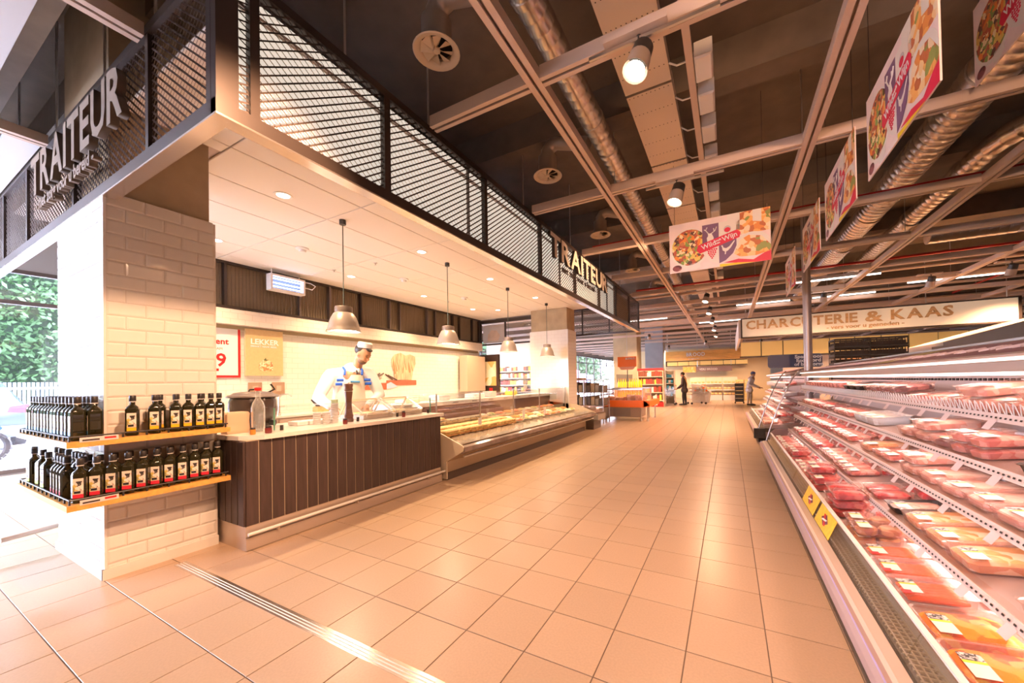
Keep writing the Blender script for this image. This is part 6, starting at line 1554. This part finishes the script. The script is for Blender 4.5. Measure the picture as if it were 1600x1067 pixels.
def face(at, B, par, hairm='hair', s=1.0, beard=True):
    for k in (-1, 1):
        m = MB(); ball(m, at(.087, .032*k, .010), (.008, .012, .006), B, 8, 5); m.build('eye', 'black', par, True)
        m = MB(); m.tube([at(.092, .016*k, .032), at(.090, .034*k, .036), at(.080, .050*k, .030)], .0045, 5); m.build('eyebrow', hairm, par, True)
    m = MB(); ball(m, at(.0965, 0, -.054), (.006, .022, .004), B, 8, 5); m.build('mouth', mat('lip', (.45, .16, .12), .5), par, True)
    if beard:
        m = MB(); ball(m, at(.034, 0, -.075), (.058, .060, .048), B, 14, 8); m.build('beard', mat('stubble', (.16, .085, .05), .8), par, True)
m = MB(); ball(m, at(-.040, 0, .045), (.090, .084, .085), B, 16, 10); m.build('hair', 'hair', ck, True)
m = MB(); ball(m, at(.055, 0, .095), (.040, .050, .022), B, 12, 7); m.build('hair_quiff', 'hair', ck, True)
face(at, B, ck)
m = MB(); m.tube([at(-.018, 0, .085), at(-.026, 0, .105), at(-.036, 0, .145), at(-.042, 0, .160)], .09, 20, True, [.086, .092, .088, .066]); m.build('cap', 'cloth_w', ck, True)
for k in (-1, 1): m = MB(); m.tube([Q(.14, .09+.04*k, 1.485), Q(.17, .09+.02*k, 1.43)], .020, 6); m.build('collar', 'cloth_w', ck, True)
m = MB(); m.tube([Q(.175, .10, 1.46), Q(.195, .10, 1.41)], .010, 6); m.build('neck_cord', 'rubber', ck, True)

# ---- customer by the bakery, side on, facing the trolley
def shopper(O, f, name_label, coat, trou, H=1.60, hairm='hair', skinm='skin', hand_fwd=.34, hand_z=.86, bag=True, hat=None, lean=.03):
    f = Vector((f[0], f[1], 0)).normalized(); l = Vector((-f.y, f.x, 0)); s = H/1.72; O = Vector((O[0], O[1], 0))
    def Q(a, b_, h): return O + (f*a + l*b_ + z*h)*s
    t = thing('person', name_label, 'person', tuple(O)); m = MB()
    hc = Q(.06+lean, 0, 1.60); at, B = head(m, hc, f - z*.25, z, s)
    limb(m, [Q(.0, 0, 1.38), Q(.03+lean, 0, 1.52)], [.06*s, .055*s]); limb(m, [Q(0, 0, .92), Q(lean, 0, 1.36)], [.12*s, .14*s], (f, .65))
    for k in (-1, 1):
        w = Q(hand_fwd, .16*k, hand_z); e = Q(.06, .24*k, 1.08); limb(m, [Q(lean, .17*k, 1.38), e, w], [.045*s, .036*s, .025*s], n=8); fingers(m, w, f - z*.3, l*-k, s)
        limb(m, [Q(0, .08*k, .9), Q(.02+.03*k, .09*k, .48), Q(.04*k, .09*k, .07)], [.08*s, .052*s, .038*s], n=8); limb(m, [Q(.04*k, .09*k, .045), Q(.04*k+.17, .09*k, .03)], [.042*s, .032*s], n=8)
    blend(m, 'body', skinm, t, .014, 2)
    m = MB(); limb(m, [Q(0, 0, .78), Q(0, 0, 1.05), Q(lean, 0, 1.34), Q(lean+.01, 0, 1.45)], [.185*s, .165*s, .18*s, .09*s], (f, .72))
    for k in (-1, 1):
        w = Q(hand_fwd, .16*k, hand_z); e = Q(.06, .24*k, 1.08); limb(m, [Q(lean, .15*k, 1.39), e, Vector(e).lerp(w, .86)], [.075*s, .062*s, .045*s])
    blend(m, 'coat', coat, t, .018, 3)
    m = MB()
    for k in (-1, 1): limb(m, [Q(0, .08*k, .88), Q(.02+.03*k, .09*k, .48), Q(.04*k, .09*k, .10)], [.10*s, .068*s, .05*s], n=10)
    blend(m, 'trousers', trou, t, .018, 3)
    for k in (-1, 1):
        m = MB(); limb(m, [Q(.04*k-.02, .09*k, .05), Q(.04*k+.10, .09*k, .045), Q(.04*k+.20, .09*k, .03)], [.05*s, .045*s, .035*s], n=8); blend(m, 'shoe', 'black', t, .014, 1)
    m = MB(); ball(m, at(-.02, 0, .035), (.108*s, .090*s, .105*s), B, 14, 9); m.build('hair', hairm, t, True)
    face(at, B, t, hairm, s, False)
    if hat: m = MB(); ball(m, at(-.01, 0, .07), (.112*s, .098*s, .075*s), B, 14, 8); m.build('cap', hat, t, True)
    if bag:
        m = MB(); m.tube([Q(.12, .16, 1.40), Q(.15, .02, 1.12), Q(.10, -.16, .90), Q(-.05, -.20, .86), Q(-.13, -.02, 1.1), Q(-.08, .14, 1.40)], .014, 6); m.build('shoulder_strap', mat('ochre', (.70, .38, .10), .6), t, True)
        m = MB(); m.cbox(-.14, .10, -.05, .05, -.13, .13, .03, Matrix.Translation(Q(.10, -.22, .80)) @ Matrix.Rotation(math.atan2(f.y, f.x), 4, 'Z')); m.build('shoulder_bag', 'ochre', t)
    return t
shopper((-1.92, 19.5), (-1, .12), 'dark-coated shopper with an ochre shoulder bag standing at the trolley in the aisle', mat('coatdark', (.045, .03, .03), .7), 'cloth_k', 1.60)
# trolley in front of the shopper
tr = thing('shopping_trolley', 'chrome wire shopping trolley beside the dark-coated shopper', 'trolley', (-2.45, 19.5, 0))
m = MB(); x0, x1, ya, yb = -2.95, -2.25, 19.28, 19.72
for zz in (.48, .62, .78): m.tube([(x0, ya, zz), (x1, ya, zz+.08), (x1, yb, zz+.08), (x0, yb, zz), (x0, ya, zz)], .009, 5, False)
for k in range(8):
    x = lerp(x0, x1, k/7)
    for y in (ya, yb): m.tube([(x, y, .46), (x, y, .80+.08*k/7)], .006, 4, False)
m.build('wire_basket', 'steel', tr)
MB().tube([(-2.18, ya, .96), (-2.18, yb, .96)], .018, 8).build('handle', 'orange', tr)
m = MB()
for y in (ya, yb): m.tube([(-2.18, y, .96), (-2.25, y, .5), (-2.2, y, .10)], .012, 6); m.tube([(-2.25, y, .5), (-2.9, y, .16), (-2.9, y, .10)], .012, 6)
m.build('chassis', 'steel', tr)
for x in (-2.9, -2.2):
    for y in (ya, yb): MB().tube([(x, y-.015, .055), (x, y+.015, .055)], .053, 12).build('wheel', 'rubber', tr)
tr.location.x -= .14
# second trolley behind
t2 = copy_tree(tr); t2.location = (-1.35, 20.4, 0); t2.rotation_euler = (0, 0, .5); t2['label'] = 'chrome wire shopping trolley standing just behind the shopper'
# worker reaching into the far shelves
shopper((.84, 20.0), (.9, -.4), 'worker in a white shirt and dark blue cap leaning into the far shelves', mat('shirtw', (.80, .76, .76), .8), mat('beigetr', (.55, .42, .28), .7), 1.55, 'hair', 'skin', .46, .92, False, mat('navycap', (.04, .05, .16), .7), .14)
